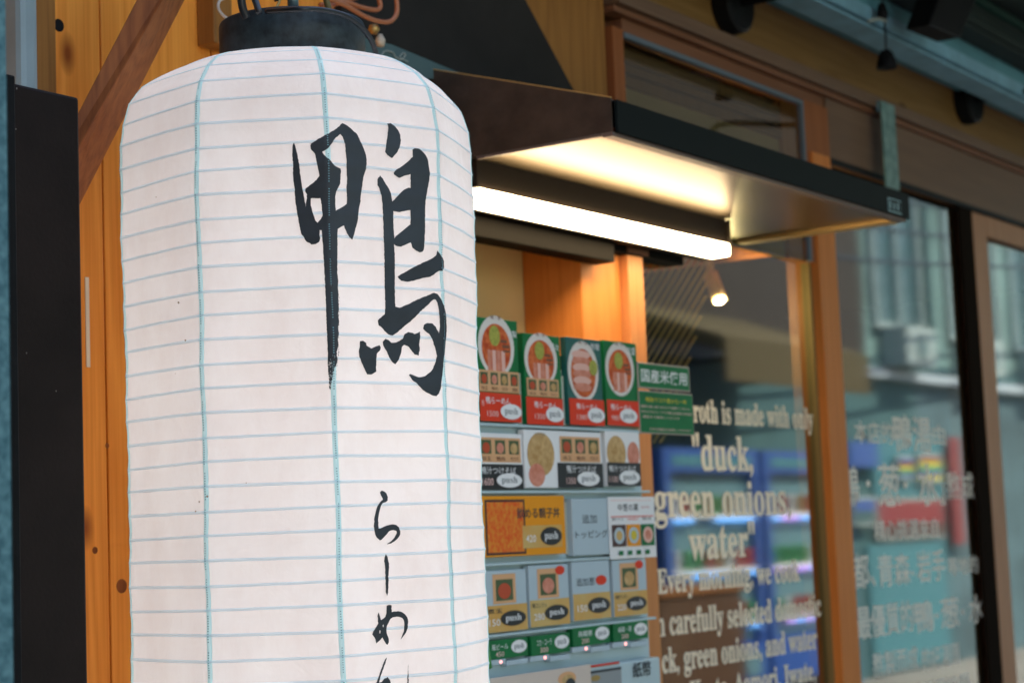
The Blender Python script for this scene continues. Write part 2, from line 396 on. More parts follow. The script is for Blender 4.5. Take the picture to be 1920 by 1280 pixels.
# diagonal brace
br = thing('wooden_brace', PY(155, 300, 1.5), 'reddish square timber running diagonally across the pine wall above the black panel', 'timber')
def bp(px, py, Y): return PY(px, py, Y)
def along(a, b, t): return a+(b-a)*t
L0, L1 = bp(175, 156, 1.47), bp(256, 0, 1.44); M0, M1 = bp(216, 156, 1.455), bp(304, 0, 1.425); R0, R1 = bp(267, 156, 1.475), bp(347, 0, 1.445)
K0, K1 = L0+(R0-M0), L1+(R1-M1)
A = [along(a, b, -1.6) for a, b in ((L0, L1), (M0, M1), (R0, R1), (K0, K1))]
Bq = [along(a, b, 1.6) for a, b in ((L0, L1), (M0, M1), (R0, R1), (K0, K1))]
MB().prism(A, Bq).build('beam', 'brace', br, bevel=.0012)
# downpipe
dp = thing('downpipe', PY(45, 100, 1.56), 'pale grey flat pipe beside the pine boards above the black panel', 'pipe')
x0 = PY(27, 80, 1.56).x; x1 = PY(63, 80, 1.56).x
B('pipe', 'pipe', dp, x0, x1, 1.55, 1.585, .1, 2.62, .008)
MB().box(x0-.004, x1+.004, 1.543, 1.585, 2.23, 2.25).build('pipe_clip', 'pipe', dp)
# black panel
pn = thing('metal_panel', (1.19, 1.36, .1), 'tall black painted metal panel standing left of the lantern', 'panel')
xa, xb, zt = PY(22, 400, 1.35).x, PY(155, 600, 1.35).x, PY(100, 172, 1.35).z
B('face', 'black_panel', pn, xa, xb, 1.35, 1.372, .1, zt, .003)
B('side_rail', 'black', pn, xa-.012, xa-.002, 1.340, 1.38, .1, zt+.004, .002)
sc = MB()
for i in range(30):
    if i < 25: x = xa-.001+random.random()**3*.012; z = zt-random.random()**2*.06
    else: x = xa+random.random()*(xb-xa); z = zt-random.random()*1.1
    w = .0003+random.random()*.0006; h = .0004+random.random()*.002
    sc.box(x, x+w, 1.3493, 1.3501, z, z+h)
tag(sc.build('chipped_paint', M.setdefault('chip', mat('chipped paint', (.4, .36, .33), .8)), pn), kind='stuff')
# granite pillar
x1 = PY(17, 600, 1.02).x
gp = MB().box(x1-.35, x1, 1.02, 1.3, .1, 3.2).build('granite_pillar', 'granite'); tag(gp, 'speckled teal granite pillar at the left edge beside the black panel', 'pillar')

# ------------------------------------------------------------------ shopfront carcass
sf = thing('shopfront', (3, 1.7, .1), 'timber shopfront with header beam, posts and a cream recess above the ticket machine', 'shopfront')
def ZF(px, py, Y=YF): return PY(px, py, Y).z
z_mold1, z_mold0 = ZF(1655, 194), ZF(1655, 215)
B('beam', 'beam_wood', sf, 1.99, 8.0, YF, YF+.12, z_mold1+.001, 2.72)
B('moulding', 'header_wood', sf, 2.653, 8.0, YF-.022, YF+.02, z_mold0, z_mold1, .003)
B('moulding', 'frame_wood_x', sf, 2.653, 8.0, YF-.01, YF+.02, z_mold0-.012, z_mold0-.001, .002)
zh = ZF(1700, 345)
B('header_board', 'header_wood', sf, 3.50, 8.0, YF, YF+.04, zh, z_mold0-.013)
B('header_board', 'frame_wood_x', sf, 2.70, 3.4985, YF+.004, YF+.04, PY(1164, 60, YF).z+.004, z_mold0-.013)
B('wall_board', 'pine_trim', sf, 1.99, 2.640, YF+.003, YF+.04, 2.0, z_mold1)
# alcove
B('cream_wall', 'cream', sf, 1.99, 2.64, 1.715, 1.735, .1, 2.04)
B('recess_side', 'cream', sf, 1.987, 2.0, 1.64, 1.714, .1, 2.04)
B('recess_top', 'bar', sf, 1.99, 2.527, 1.60, 1.714, 2.02, 2.04)
B('post', 'frame_wood', sf, 2.528, 2.6375, YF, 1.714, .1, 2.04, .002)
B('post_trim', 'frame_wood', sf, 2.639, 2.655, YF+.004, 1.7, .1, 2.04, .002)
B('post_trim', M.setdefault('pale_trim', wood('pale trim wood', (.62, .27, .10), (.52, .2, .07), 2)), sf, 2.6565, 2.706, YF-.012, 1.66, .1, PY(1170, 468, YF-.012).z, .002)
B('post_cap', 'frame_wood_x', sf, 2.650, 2.716, YF-.018, YF-.0125, PY(1170, 468, YF-.012).z-.004, PY(1170, 468, YF-.012).z+.004)
# dark bar under the lamp
B('soffit_bar_and_shadow', 'bar', sf, 1.99, PY(1153, 480, 1.56).x, 1.56, 1.598, PY(1153, 492, 1.56).z, 2.03, .002)
B('soffit_bar_and_shadow', 'bar', sf, PY(1153, 480, 1.56).x+.002, 2.84, 1.585, 1.62, PY(1185, 478, 1.585).z, 2.036)  # black length standing in for the shadow under the lamp
# post between the panes and jambs
B('sill', 'header_wood', sf, 2.71, 8.0, YF-.01, YF+.05, .1, .55)
xp0, xp1 = PY(1557, 850, YF-.01).x, PY(1590, 850, YF-.01).x
B('post', 'frame_wood', sf, xp0, xp1, YF-.01, YF+.06, .55, zh-.002, .002)
B('post_edge', 'pale_stile', sf, xp1+.001, xp1+.022, YF, YF+.05, .55, zh-.002)
xd0, xd1 = PY(1833, 750, YF-.01).x, PY(1853, 750, YF-.01).x
B('dark_jamb', M.setdefault('jamb', mat('flat black jamb paint', (.018, .014, .011), .8, spec=0)), sf, xd0, xd1, YF-.001, YF+.012, .55, PY(1830, 388, YF).z, .002)
B('dark_track', 'black', sf, xp1+.001, 8.0, YF-.006, YF+.0, zh-.012, zh-.001)
B('pale_jamb', 'pale_stile', sf, xd1+.002, xd1+.095, YF, YF+.05, .55, zh-.014, .002)
B('door_head', 'pale_stile', sf, xd1+.097, 8.0, YF, YF+.05, PY(1890, 455, YF).z, zh-.014)
# unseen upper storey added to block the sun
us = thing('sun_block_storey', (3, 1.9, 2.72), 'unseen grey wall mass added above the timber shopfront to block the sun', 'building')
B('wall', 'wall_grey', us, -6, 20, 1.75, 2.1, 2.725, 4.3)
B('wall', 'wall_grey', us, -6, .95, 1.64, 1.74, .1, 2.72)
B('sun_block_slab', 'wall_grey', us, -6, 20, 1.75, 9, 4.302, 4.45)

# transom window
tr = thing('transom_window', (3.0, 1.6, 2.3), 'wide transom window with a pale strip frame above the lit hood', 'window')
tx0, tx1, tz = 2.690, 3.372, PY(1164, 60, YF).z
zb = 2.03
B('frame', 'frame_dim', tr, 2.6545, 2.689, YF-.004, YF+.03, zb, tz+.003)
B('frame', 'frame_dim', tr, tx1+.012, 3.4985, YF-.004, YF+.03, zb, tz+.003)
B('bead', M.setdefault('bead', mat('dull blue grey bead', (.13, .17, .20), .5, spec=.2)), tr, tx0, tx1+.01, YF-.006, YF+.003, tz-.010, tz-.001)
B('bead', M.setdefault('bead', mat('dull blue grey bead', (.13, .17, .20), .5, spec=.2)), tr, tx1, tx1+.01, YF-.006, YF+.003, zb, tz-.011)
B('inner_stile', 'stile_wood', tr, PY(1470, 250, YF).x, tx1-.001, YF+.004, YF+.03, zb, tz-.012)
B('pane', 'glass_low', tr, tx0, tx1-.002, YF+.0015, YF+.0035, zb, tz-.012)
for (ya, yb, mm) in ((92, 112, 'header_wood'), (118, 132, 'stile_dark'), (140, 158, 'stile_dark')):
    B('blind_rail', mm, tr, tx0, tx1-.05, YF+.006, YF+.018, ZF(1175, yb), ZF(1175, ya))
B('roller_blind', M.setdefault('blind', mat('beige roller blind', (.22, .17, .09), .8)), tr, tx0, tx1-.05, YF+.012, YF+.015, zb, ZF(1175, 160))
B('blind_box', 'stile_dark', tr, tx0, tx1-.05, YF+.020, YF+.023, ZF(1175, 160), tz-.012)

# ------------------------------------------------------------------ shop windows
def shop_window(xl, xr, ztop, label, stile_l, stile_r):
    w = thing('shop_window', ((xl+xr)/2, YG, .55), label, 'window')
    B('pane', 'glass', w, xl, xr, YG-.003, YG+.003, .56, ztop)
    return w
ztop = zh-.014
w1 = shop_window(2.7075, xp0-.012, 2.04, 'large window pane with English lettering between the ticket machine and orange post', 0, 0)
B('frame_edge', M.setdefault('bead_olive', mat('olive glazing bead', (.24, .16, .06), .6, spec=.2)), w1, xp0-.0115, xp0-.001, YG-.012, YG+.006, .56, 2.04)
B('inner_stile', 'stile_wood', w1, PY(1500, 800, YG+.03).x, xp0-.001, YG+.008, YG+.04, .56, 2.12)
w2 = shop_window(xp1+.023, xd0-.002, ztop, 'window pane with Chinese lettering between the orange post and dark jamb', 0, 0)
B('inner_stile', 'stile_dark', w2, PY(1800, 800, YG+.03).x, xd0-.002, YG+.008, YG+.04, .56, ztop)
B('inner_head', 'stile_wood', w1, 2.71, PY(1500, 800, YG+.03).x-.001, YG+.012, YG+.04, PY(1400, 447, YG).z, 2.12)
w3 = shop_window(xd1+.097, 8.0, PY(1890, 455, YF).z-.002, 'window pane at the right edge reflecting a green canopy', 0, 0)
YL = YG-.0034
T = lambda *a, **k: text_line(*a, YL, 'letter', w1, **k)
T('Our broth is made with only', 'roth is made with only', 1300, 1524, 757, 797)
T('"duck,', 'duck,', 1314, 1411, 818, 881)
T('green onions,', 'green onions,', 1226, 1482, 903, 966)
T('water"', 'water', 1306, 1416, 982, 1044)
T('Every morning, we cook', 'Every morning, we cook', 1232, 1500, 1058, 1100)
T('it with carefully selected domestic', 'h carefully selected domestic', 1230, 1540, 1129, 1173)
T('duck, green onions, and water', 'ck, green onions, and water', 1240, 1533, 1195, 1238)
T('from Kyoto, Aomori, Iwate,', 'Aomori, Iwate,', 1376, 1530, 1250, 1288)
def C(s, xl, xr, yt, yb, bold=.009, m='letter_pale'):
    a = ext(xl, xr, yt, yb, YL); text_fit(s, *a, YL, m, w2, bold=bold)
C('本店的', 1602, 1674, 790, 832); C('鴨湯', 1675, 1746, 779, 848, .012); C('由', 1749, 1772, 796, 834)
C('鴨', 1583, 1611, 872, 953, .012); C('‧', 1624, 1632, 900, 912, .02); C('葱', 1647, 1688, 868, 949, .012); C('‧', 1694, 1702, 903, 915, .02)
C('水', 1720, 1760, 868, 948, .012); C('」', 1762, 1771, 905, 946, .01); C('熬成', 1775, 1827, 884, 936)
C('精心挑選來自', 1639, 1760, 972, 1010)
C('都、', 1600, 1641, 1038, 1102, .01); C('青森', 1646, 1707, 1037, 1098, .01); C('‧', 1709, 1714, 1070, 1078, .02); C('岩手', 1719, 1772, 1030, 1090, .01); C('等地的', 1777, 1834, 1042, 1076)
C('最優質的', 1606, 1712, 1130, 1192, .01); C('鴨‧葱‧', 1714, 1808, 1121, 1180, .01); C('水', 1816, 1845, 1114, 1168, .01)
C('熬製而成', 1636, 1722, 1216, 1262, .008); C('的好湯頭', 1728, 1800, 1208, 1252, .008)
C('鴨湯拉麵', 1728, 1820, 1268, 1300, .006)

# ------------------------------------------------------------------ room behind the glass
rm = MB().box(1.99, 8.2, 1.96, 4.5, 0, .12).build('room_floor', 'room_floor'); tag(rm, kind='structure')
ir = thing('shop_interior', (4, 3, .12), 'dim brown room behind the shop windows', 'room')
B('back_wall', 'room', ir, 1.99, 8.2, 4.5, 4.6, .12, 2.7); B('side_wall', 'room', ir, 8.0, 8.2, 1.68, 4.5, .12, 2.7)
B('side_wall', 'room', ir, 1.9, 1.985, 1.90, 4.5, .12, 2.7); B('ceiling', 'room', ir, 1.99, 8.2, 1.68, 4.5, 2.5, 2.6)
B('partition', 'room', ir, 1.99, 2.6, 1.902, 1.93, .12, 2.49)
B('bulkhead', 'frame_wood', ir, 3.36, 3.40, 1.69, 3.2, PY(1480, 478, 1.66).z, 2.49)
B('bulkhead_panel', M.setdefault('warm_panel', wood('warm ceiling wood', (.6, .3, .1), (.5, .22, .07), 1)), ir, 2.72, 3.358, 1.70, 3.2, 2.18, 2.2)
cn = thing('counter', (3.4, 2.4, .12), 'brown wooden counter inside the window beneath the English lettering', 'counter')
B('counter_top', 'table_wood', cn, 2.75, 3.6, 2.0, 2.5, 1.36, 1.40, .004); B('counter_front', 'room', cn, 2.78, 3.57, 2.03, 2.47, .12, 1.358)
ss = thing('reflection_slats', PY(1260, 640, 1.74), 'leaning ochre slats standing in for stripes reflected in the glass beside the wooden post', 'reflection stripes')  # slats built in place of diagonal stripes reflected in the glass
for i in range(-9, 20):
    xt, yt = 1200+13.2*i, 478
    if i > 11: yt += (i-11)*38; xt -= (i-11)*38*.60
    yb = 830; xb = xt-(yb-yt)*.60
    if xb < 1150: yb = yt+(xt-1150)/.60; xb = 1150
    if yb-yt < 25: continue
    a, b = PY(xt, yt, 1.74), PY(xb, yb, 1.74)
    dx = .0022
    MB().prism([a+Vector((-dx, 0, 0)), a+Vector((dx, 0, 0)), a+Vector((dx, .004, 0)), a+Vector((-dx, .004, 0))],
               [b+Vector((-dx, 0, 0)), b+Vector((dx, 0, 0)), b+Vector((dx, .004, 0)), b+Vector((-dx, .004, 0))]).build('reflection_slat', 'reflection_slat', ss)
sp = thing('spot_lamp', PY(1328, 500, 1.8), 'small lit brass spot lamp hanging inside the window under the tube light', 'lamp')
a, b = PY(1332, 515, 1.8), PY(1349, 562, 1.77)
MB().tube([a, along(a, b, .5), b], .0155, 16).build('lamp_body', 'spot_body', sp, smooth=True)
MB().tube([b, b+(b-a)*.03], .0115, 16).build('lens', 'spot_face', sp)
MB().tube([PY(1330, 440, 1.8), PY(1331, 512, 1.8)], .008, 8).build('stem', 'spot_body', sp)
B('base', 'spot_body', sp, a.x-.03, a.x+.03, 1.78, 1.82, PY(1330, 446, 1.8).z, 2.179)
def point(name, loc, e, col, r=.03, parent=None):
    l = bpy.data.lights.new(name, 'POINT'); l.energy = e; l.color = col; l.shadow_soft_size = r
    o = bpy.data.objects.new(name, l); COL.objects.link(o); o.location = Vector(loc)-(root_loc(parent) if parent else Vector())
    if parent: o.parent = parent
    return o
point('spot_light', b+(b-a)*.35, 1.2, (1, .75, .42), .012, sp)

# ------------------------------------------------------------------ awning hood with lamp
hd = thing('hood', (2.6, 1.6, 2.04), 'dark metal hood with a steel underside projecting over the ticket machine', 'awning')
hx0, hx1, hy, hz = 2.108, 3.10, 1.275, 2.04
zt_f = 1.5+.586; zt_b = 1.5+.686
MB().prism([(hx0, hy, hz), (hx0, 1.598, hz), (hx0, 1.598, zt_b), (hx0, hy, zt_f)],
           [(hx0+.002, hy, hz), (hx0+.002, 1.598, hz), (hx0+.002, 1.598, zt_b), (hx0+.002, hy, zt_f)]).build('side_panel', 'hood', hd)
MB().prism([(hx1, hy, hz), (hx1, 1.598, hz), (hx1, 1.598, zt_b), (hx1, hy, zt_f)],
           [(hx1+.002, hy, hz), (hx1+.002, 1.598, hz), (hx1+.002, 1.598, zt_b), (hx1+.002, hy, zt_f)]).build('side_panel', 'hood', hd)
MB().prism([(hx0+.003, hy+.002, zt_f-.001), (hx1-.001, hy+.002, zt_f-.001), (hx1-.001, hy+.002, zt_f-.003), (hx0+.003, hy+.002, zt_f-.003)],
           [(hx0+.003, 1.598, zt_b-.001), (hx1-.001, 1.598, zt_b-.001), (hx1-.001, 1.598, zt_b-.003), (hx0+.003, 1.598, zt_b-.003)]).build('roof', 'hood', hd)
MB().prism([(hx0-.0005, hy, zt_f), (hx0+.0025, hy, zt_f), (hx0+.0025, hy, zt_f+.0012), (hx0-.0005, hy, zt_f+.0012)],
           [(hx0-.0005, 1.598, zt_b), (hx0+.0025, 1.598, zt_b), (hx0+.0025, 1.598, zt_b+.0012), (hx0-.0005, 1.598, zt_b+.0012)]).build('edge_strip', 'edge', hd)
B('front_fascia', 'hood_front', hd, hx0+.006, hx1+.004, hy-.006, hy-.0005, hz-.001, zt_f-.002, .001)
B('front_lip', M.setdefault('lip', mat('grey brown metal lip', (.16, .12, .10), .45)), hd, hx0, hx1, hy, hy+.016, hz-.006, hz-.0005)
B('side_lip', M['lip'], hd, hx0, hx0+.006, hy+.017, 1.5, hz-.004, hz-.0005)
B('side_lip', M['edge'], hd, hx1-.03, hx1, hy+.017, 1.598, hz-.007, hz-.0005)
B('underside', 'steel', hd, hx0+.003, hx1-.001, hy+.004, 1.598, hz, hz+.002)
stx0, stx1, stz0, stz1 = ext(1665, 1689, 374, 399, hy-.006)
stk = B('sticker', M.setdefault('sticker', mat('teal sticker', (.3, .5, .5), .5)), hd, stx0, stx1, hy-.0068, hy-.0062, stz0, stz1)
MB().box(stx0+.002, stx1-.002, hy-.0074, hy-.007, stz0+.002, stz1-.002).build('sticker_field', 'hood_front', stk)
for k in range(3):
    q = stx0+.005+k*(stx1-stx0-.008)/3
    MB().box(q, q+.005, hy-.0080, hy-.0076, stz0+.005, stz1-.005-(k % 2)*.002).build('sticker_mark', M['sticker'], stk)
tl = thing('tube_light', (2.4, 1.55, 1.97), 'long lit white strip light under the dark hood', 'light')
lx1 = PY(1370, 470, 1.5).x
zt0, zt1 = PY(1370, 480, 1.5).z, PY(1370, 457, 1.5).z
yb_ = PZ(1340, 487, zt0).y
B('housing', M.setdefault('housing', mat('brown lamp housing', (.022, .016, .011), .5, spec=.2)), tl, hx0+.008, lx1+.0003, 1.506, 1.585, zt1+.001, hz-.001)
B('back_light_stop', 'bar', tl, hx0+.008, lx1-.002, yb_+.001, 1.5585, zt0-.001, zt1)  # added blocker, keeps diffuser light off the bar behind
B('end_light_stop', M['housing'], tl, lx1+.0005, lx1+.003, 1.499, 1.5585, zt0+.001, hz-.001)  # added blocker, cuts the light from the diffuser's hidden end
B('diffuser', 'tube', tl, hx0+.008, lx1, 1.5, yb_, zt0, zt1, .004)

# boards above the hood
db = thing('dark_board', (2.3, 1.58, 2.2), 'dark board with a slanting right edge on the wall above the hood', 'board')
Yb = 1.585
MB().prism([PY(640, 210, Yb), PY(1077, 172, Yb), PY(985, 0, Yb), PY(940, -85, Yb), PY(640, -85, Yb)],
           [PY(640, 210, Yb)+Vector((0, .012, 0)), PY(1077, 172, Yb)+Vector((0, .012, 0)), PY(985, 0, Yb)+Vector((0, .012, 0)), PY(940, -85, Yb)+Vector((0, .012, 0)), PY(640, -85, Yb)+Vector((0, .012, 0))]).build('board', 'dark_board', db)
tb = thing('teal_sign', (2.1, 1.57, 2.2), 'teal board with faint white script leaning behind the lantern cap', 'sign')
Yt = 1.57
q = [PY(640, 135, Yt), PY(905, 155, Yt), PY(735, 84, Yt), PY(640, 60, Yt)]
MB().prism(q, [v+Vector((0, .004, 0)) for v in q]).build('board', 'teal_board', tb)
q = spline([PY(x, y, Yt-.0015) for x, y in ((716, 103), (722, 96), (735, 98), (742, 107), (752, 112), (760, 104), (756, 100), (750, 108), (765, 116))])
MB().tube(q, .0009, 6).build('script', 'squiggle', tb)
st = thing('hanging_strip', PY(1668, 195, 1.57), 'narrow teal grey strip hanging from the beam to the hood corner', 'strip')
x0, x1, z0, z1 = ext(1657, 1682, 196, 352, 1.565)
B('strip', M.setdefault('strip', mat('teal grey strip', (.22, .36, .33), .5, col2=(.09, .2, .18), vscale=40)), st, x0, x1, 1.565, 1.568, z0, z1)
B('hook', 'grey_rail', st, x0+.004, x1-.004, 1.5685, 1.577, z1-.02, z1)

# ------------------------------------------------------------------ rails, canopy and lamps at the top right
rl = thing('awning_rail', (4, 1.45, 2.5), 'blue grey aluminium awning rail along the top of the beam', 'rail')
zr = PY(1655, 62, 1.45).z; yr = PZ(1655, 98, zr).y
h = lambda y: PY(1655, y, 1.45).z
B('lower_profile', 'grey_rail', rl, 2.2, 8, 1.452, yr, zr, h(57)); B('groove', 'black', rl, 2.2, 8, 1.456, yr-.002, h(57)+.0005, h(53)-.0005)
B('upper_profile', 'grey_rail', rl, 2.2, 8, 1.445, yr, h(53), h(28)); B('back_profile', 'teal_rail', rl, 2.2, 8, 1.455, 1.59, h(28)+.001, h(-15))
cp = thing('folded_canopy', (4, 1.2, 2.7), 'folded dark green canopy above the shopfront rail', 'canopy')
MB().tube([(2.4, 1.33, 2.70), (8, 1.33, 2.70)], .085, 20).build('canopy_roll', 'canopy_dark', cp, smooth=True)
for k in range(4):
    yy = 1.2-.16*k
    MB().tube([(2.4, yy, 2.74+.02*k), (8, yy, 2.74+.02*k)], .03, 10).build('canopy_fold', M.setdefault('fold', mat('green canopy cloth fold', (.004, .045, .033), .8)), cp, smooth=True)
    B('canopy_fabric', 'canopy_dark', cp, 2.4, 8, yy-.155, yy-.005, 2.78+.02*k, 2.786+.02*k)
zc_ = h(-4)
B('canopy_fabric', 'canopy_dark', cp, 2.2, 8, 1.40, 1.4515, zc_, 3.2)
for k in range(7):
    MB().tube([(2.2, 1.398-.004*k, zc_+.02+.055*k), (8, 1.398-.004*k, zc_+.02+.055*k)], .012+.004*(k % 2), 10).build('canopy_fold', M['fold'] if k % 2 else M['canopy_dark'], cp, smooth=True)
def wall_lamp(px, py, label, arm=.62):
    c = PY(px, py, YF-.02)
    t = thing('wall_lamp', c, label, 'lamp', 'black swan neck lamps on the beam')
    MB().lathe((c.x, YF-.03, c.z), [(.048, -.008), (.055, -.003), (.056, .02), (.054, .03)], 28, 'y').build('wall_plate', 'black', t, smooth=False)
    pts = spline([(c.x, YF-.03, c.z), (c.x, YF-.2, c.z), (c.x, YF-.4, c.z+.01), (c.x, YF-arm, c.z+.05), (c.x, YF-arm-.06, c.z+.04), (c.x, YF-arm-.07, c.z-.01)])
    MB().tube(pts, .0075, 8).build('arm', 'black', t, smooth=True)
    MB().lathe((c.x, YF-arm-.07, c.z-.09), [(.05, 0), (.045, .03), (.02, .07), (.012, .09)], 24).build('shade', 'black', t, smooth=True)
    return t
wall_lamp(1376, 10, 'black wall lamp with round plate on the beam above the hood')
wall_lamp(1818, 190, 'black wall lamp with round plate on the beam near the right edge')
hs = thing('hanging_socket', PY(1660, 128, 1.42), 'small black lamp socket dangling on a wire from the rail', 'lamp socket')
c = PY(1663, 128, 1.42)
MB().lathe(c, [(.0205, 0), (.019, .012), (.013, .030), (.008, .036)], 20).build('socket', 'black', hs, smooth=False)
MB().tube(spline([c+Vector((0, 0, .035)), PY(1660, 60, 1.42), PY(1656, 20, 1.425), PY(1650, -30, 1.43)]), .0022, 6).build('wire', 'cable', hs)
MB().tube(spline([PY(1628, 41, 1.425), PY(1645, 36, 1.42), PY(1662, 40, 1.42)]), .003, 6).build('tie', 'squiggle', hs)
MB().lathe(PY(1655, 36, 1.424), [(.01, 0), (.012, .012), (.007, .03)], 12).build('clip', 'black', hs)
bx = thing('floodlight', PY(1745, 30, 1.36), 'black boxy floodlight hanging under the folded green canopy', 'lamp')
q = [PY(1697, 56, 1.38), PY(1757, 80, 1.38), PY(1800, -20, 1.38), PY(1735, -45, 1.38)]
MB().prism(q, [v+Vector((0, -.05, 0)) for v in q]).build('body', 'black', bx, bevel=.003)
MB().tube([PY(1765, -30, 1.36), PY(1768, -60, 1.40)], .01, 8).build('bracket', 'black', bx)

# ------------------------------------------------------------------ lantern
LC = Vector((1.5065, 1.312, 0))
NP = 9
SE = [rad(230.5+40*k) for k in range(NP)]
prof = [(.079, .522), (.091, .5185), (.110, .5145), (.134, .507), (.157, .4935), (.173, .479), (.184, .461), (.1895, .433), (.1915, .396), (.1915, .32), (.1895, .18), (.189, .0), (.190, -.2), (.191, -.33), (.188, -.38), (.175, -.42), (.15, -.445), (.11, -.46), (.08, -.465)]
P3 = spline([Vector((r, 0, z+1.5)) for r, z in prof], 40)
arc = [0]
for i in range(1, len(P3)): arc.append(arc[-1]+(P3[i]-P3[i-1]).length)
def prof_at(s):
    import bisect
    i = min(max(bisect.bisect(arc, s)-1, 0), len(P3)-2); t = (s-arc[i])/max(1e-9, arc[i+1]-arc[i])
    return P3[i].lerp(P3[i+1], t)
SP = .0234; NR = int(arc[-1]/SP); SP = arc[-1]/NR
def facet(th):
    d = (th-SE[0]) % (2*math.pi/NP); return math.cos(math.pi/NP)/math.cos(d-math.pi/NP)
def surf(th, s, off=0, sag=True):
    p = prof_at(s); r = p.x; k = .85*min(1, max(0, (r-.079)/.105))
    rr = r*(1-k+k*facet(th))
    ph = s/SP
    if sag: rr -= .0007*math.sin(math.pi*(ph % 1))**1.0*(1-.0*k)
    rr += off
    wob = .0005*math.sin(3*th+ph*1.7)+.0003*math.sin(7*th-ph*.9)
    rr += wob
    return Vector((LC.x+rr*math.cos(th), LC.y+rr*math.sin(th), p.z+.0007*math.sin(2*th+ph*2.1)))
ln = thing('paper_lantern', (LC.x, LC.y, 1.5-.465), 'big white cylindrical lantern with black brush calligraphy in front of the pine wall', 'lantern')
NT = NP*12; NS = NR*6
vs = []; fs = []
for j in range(NS+1):
    s = arc[-1]*j/NS
    for i in range(NT): vs.append(surf(SE[0]+2*math.pi*i/NT, s))
for j in range(NS):
    for i in range(NT): fs.append((j*NT+i, (j+1)*NT+i, (j+1)*NT+(i+1) % NT, j*NT+(i+1) % NT))
shade = MB().add(vs, fs).build('shade', 'paper', ln, smooth=True)
bvh = BVHTree.FromPolygons(vs, fs)
for k in range(1, NR):
    s = k*SP; pv = []; f = []
    for i in range(108):
        th = SE[0]+2*math.pi*i/108
        pv += [surf(th, s-.0015, .0000, False), surf(th, s-.0008, .0006, False), surf(th, s+.0008, .0006, False), surf(th, s+.0015, .0000, False)]
    for i in range(108):
        j2 = (i+1) % 108
        for q in range(3): f.append((i*4+q, i*4+q+1, j2*4+q+1, j2*4+q))
    MB().add(pv, f).build('wire_hoop', 'wire', ln, smooth=True)
for k in range(NP):
    sm = MB(); st_ = MB(); N = 260; th = SE[k]; pv = []
    hw = .0030
    for j in range(N+1):
        s = arc[-1]*j/N; r = prof_at(s).x; da = hw/max(r, .05)
        w = .0006*math.sin(s*37+k)/r
        pv += [surf(th-da+w, s, -.0004), surf(th-da*.6+w, s, .0007), surf(th+da*.6+w, s, .0007), surf(th+da+w, s, -.0004)]
    f = []
    for j in range(N):
        for q in range(3): f.append((j*4+q, (j+1)*4+q, (j+1)*4+q+1, j*4+q+1))
    so_ = sm.add(pv, f).build('seam', 'seam', ln, smooth=True)
    s = .01
    while s < arc[-1]-.01:
        if (s % .034) < .027 or k % 2:
            r = prof_at(s).x; w = .0006*math.sin(s*37+k)/r; da = .0007/r
            a, b, c, d = surf(th-da+w, s, .0014), surf(th+da+w, s, .0014), surf(th+da+w, s+.0009, .0014), surf(th-da+w, s+.0009, .0014)
            st_.quad(a, d, c, b)
        s += .0024
    tag(st_.build('stitching', 'stitch', ln), kind='stuff')
# cap
zc0, zc1 = 1.5+.505, 1.5+.565
cap = MB().lathe((LC.x-.004, LC.y-.004, 0), [(.0785, zc0), (.079, zc1-.003), (.0782, zc1-.0008), (.076, zc1), (.072, zc1), (.071, zc1-.01), (.0, zc1-.012)], 64).build('cap', 'cap', ln, smooth=True)
cap.data.polygons.foreach_set('use_smooth', [True]*len(cap.data.polygons))
MB().lathe((LC.x, LC.y, 0), [(.081, 1.035-.03), (.081, 1.04), (.079, 1.042)], 48).build('bottom_ring', 'cap', ln)
for zb_ in (1.16, 1.40, 1.64, 1.86): point('lantern_bulb', (LC.x, LC.y, zb_), .315, (.92, .95, 1), .07, ln)
MB().tube([(LC.x, LC.y, zc1-.012), (LC.x, LC.y, 1.4)], .004, 8).build('lamp_rod', 'cable', ln)
# calligraphy
def U(o, s, pts): return [(o[0]+x/s, o[1]+y/s) for x, y in pts]
A_ = (540, 220); sA = 4.925; B_ = (690, 220); C_ = (660, 460); sC = 4.265; D_ = (560, 440); E_ = (680, 910); sE = 7.11; F_ = (680, 1110); sF = 7.53
kou = (U(A_, sA, [(215,245),(300,195),(360,160),(430,115),(470,85),(497,57),(530,72),(575,105),(630,155),(645,185),(665,230),(690,280),(712,340),(722,395),(722,430),(712,490),(690,560),(680,640),(670,700),(662,790),(650,850),(642,920),(640,950),(628,1000),(612,1060),(600,1100),(588,1132),(560,1105),(540,1075),(520,1030),(512,1000),(490,1010),(455,1032),(452,1090),(452,1270)])
  + U(D_, 4, [(287,200),(285,280),(292,340),(290,400),(297,450),(292,500),(298,560),(292,600),(300,650),(292,700),(298,740),(290,780),(295,830),(280,880),(288,940),(275,985),(262,1000),(258,1060),(245,1120),(240,1160),(230,1150),(228,1080),(222,1020),(218,960),(220,900),(216,800),(212,700),(208,600),(205,500),(200,400),(195,300),(190,200)])
  + U(A_, sA, [(328,1270),(325,1200),(320,1150),(316,1090),(312,1045),(292,1045),(298,1120),(290,1150),(255,1172),(215,1175),(165,1140),(150,1110),(122,1075),(112,1020),(100,960),(88,900),(72,800),(60,640),(50,560),(48,430),(42,330),(45,260),(57,235),(70,270),(85,330),(100,400),(112,500),(125,600),(140,690),(155,770),(168,830),(168,790),(178,715),(162,690),(165,660),(215,620),(265,580),(290,545),(285,500),(275,460),(262,400),(250,340),(235,320),(212,295),(208,265)]))
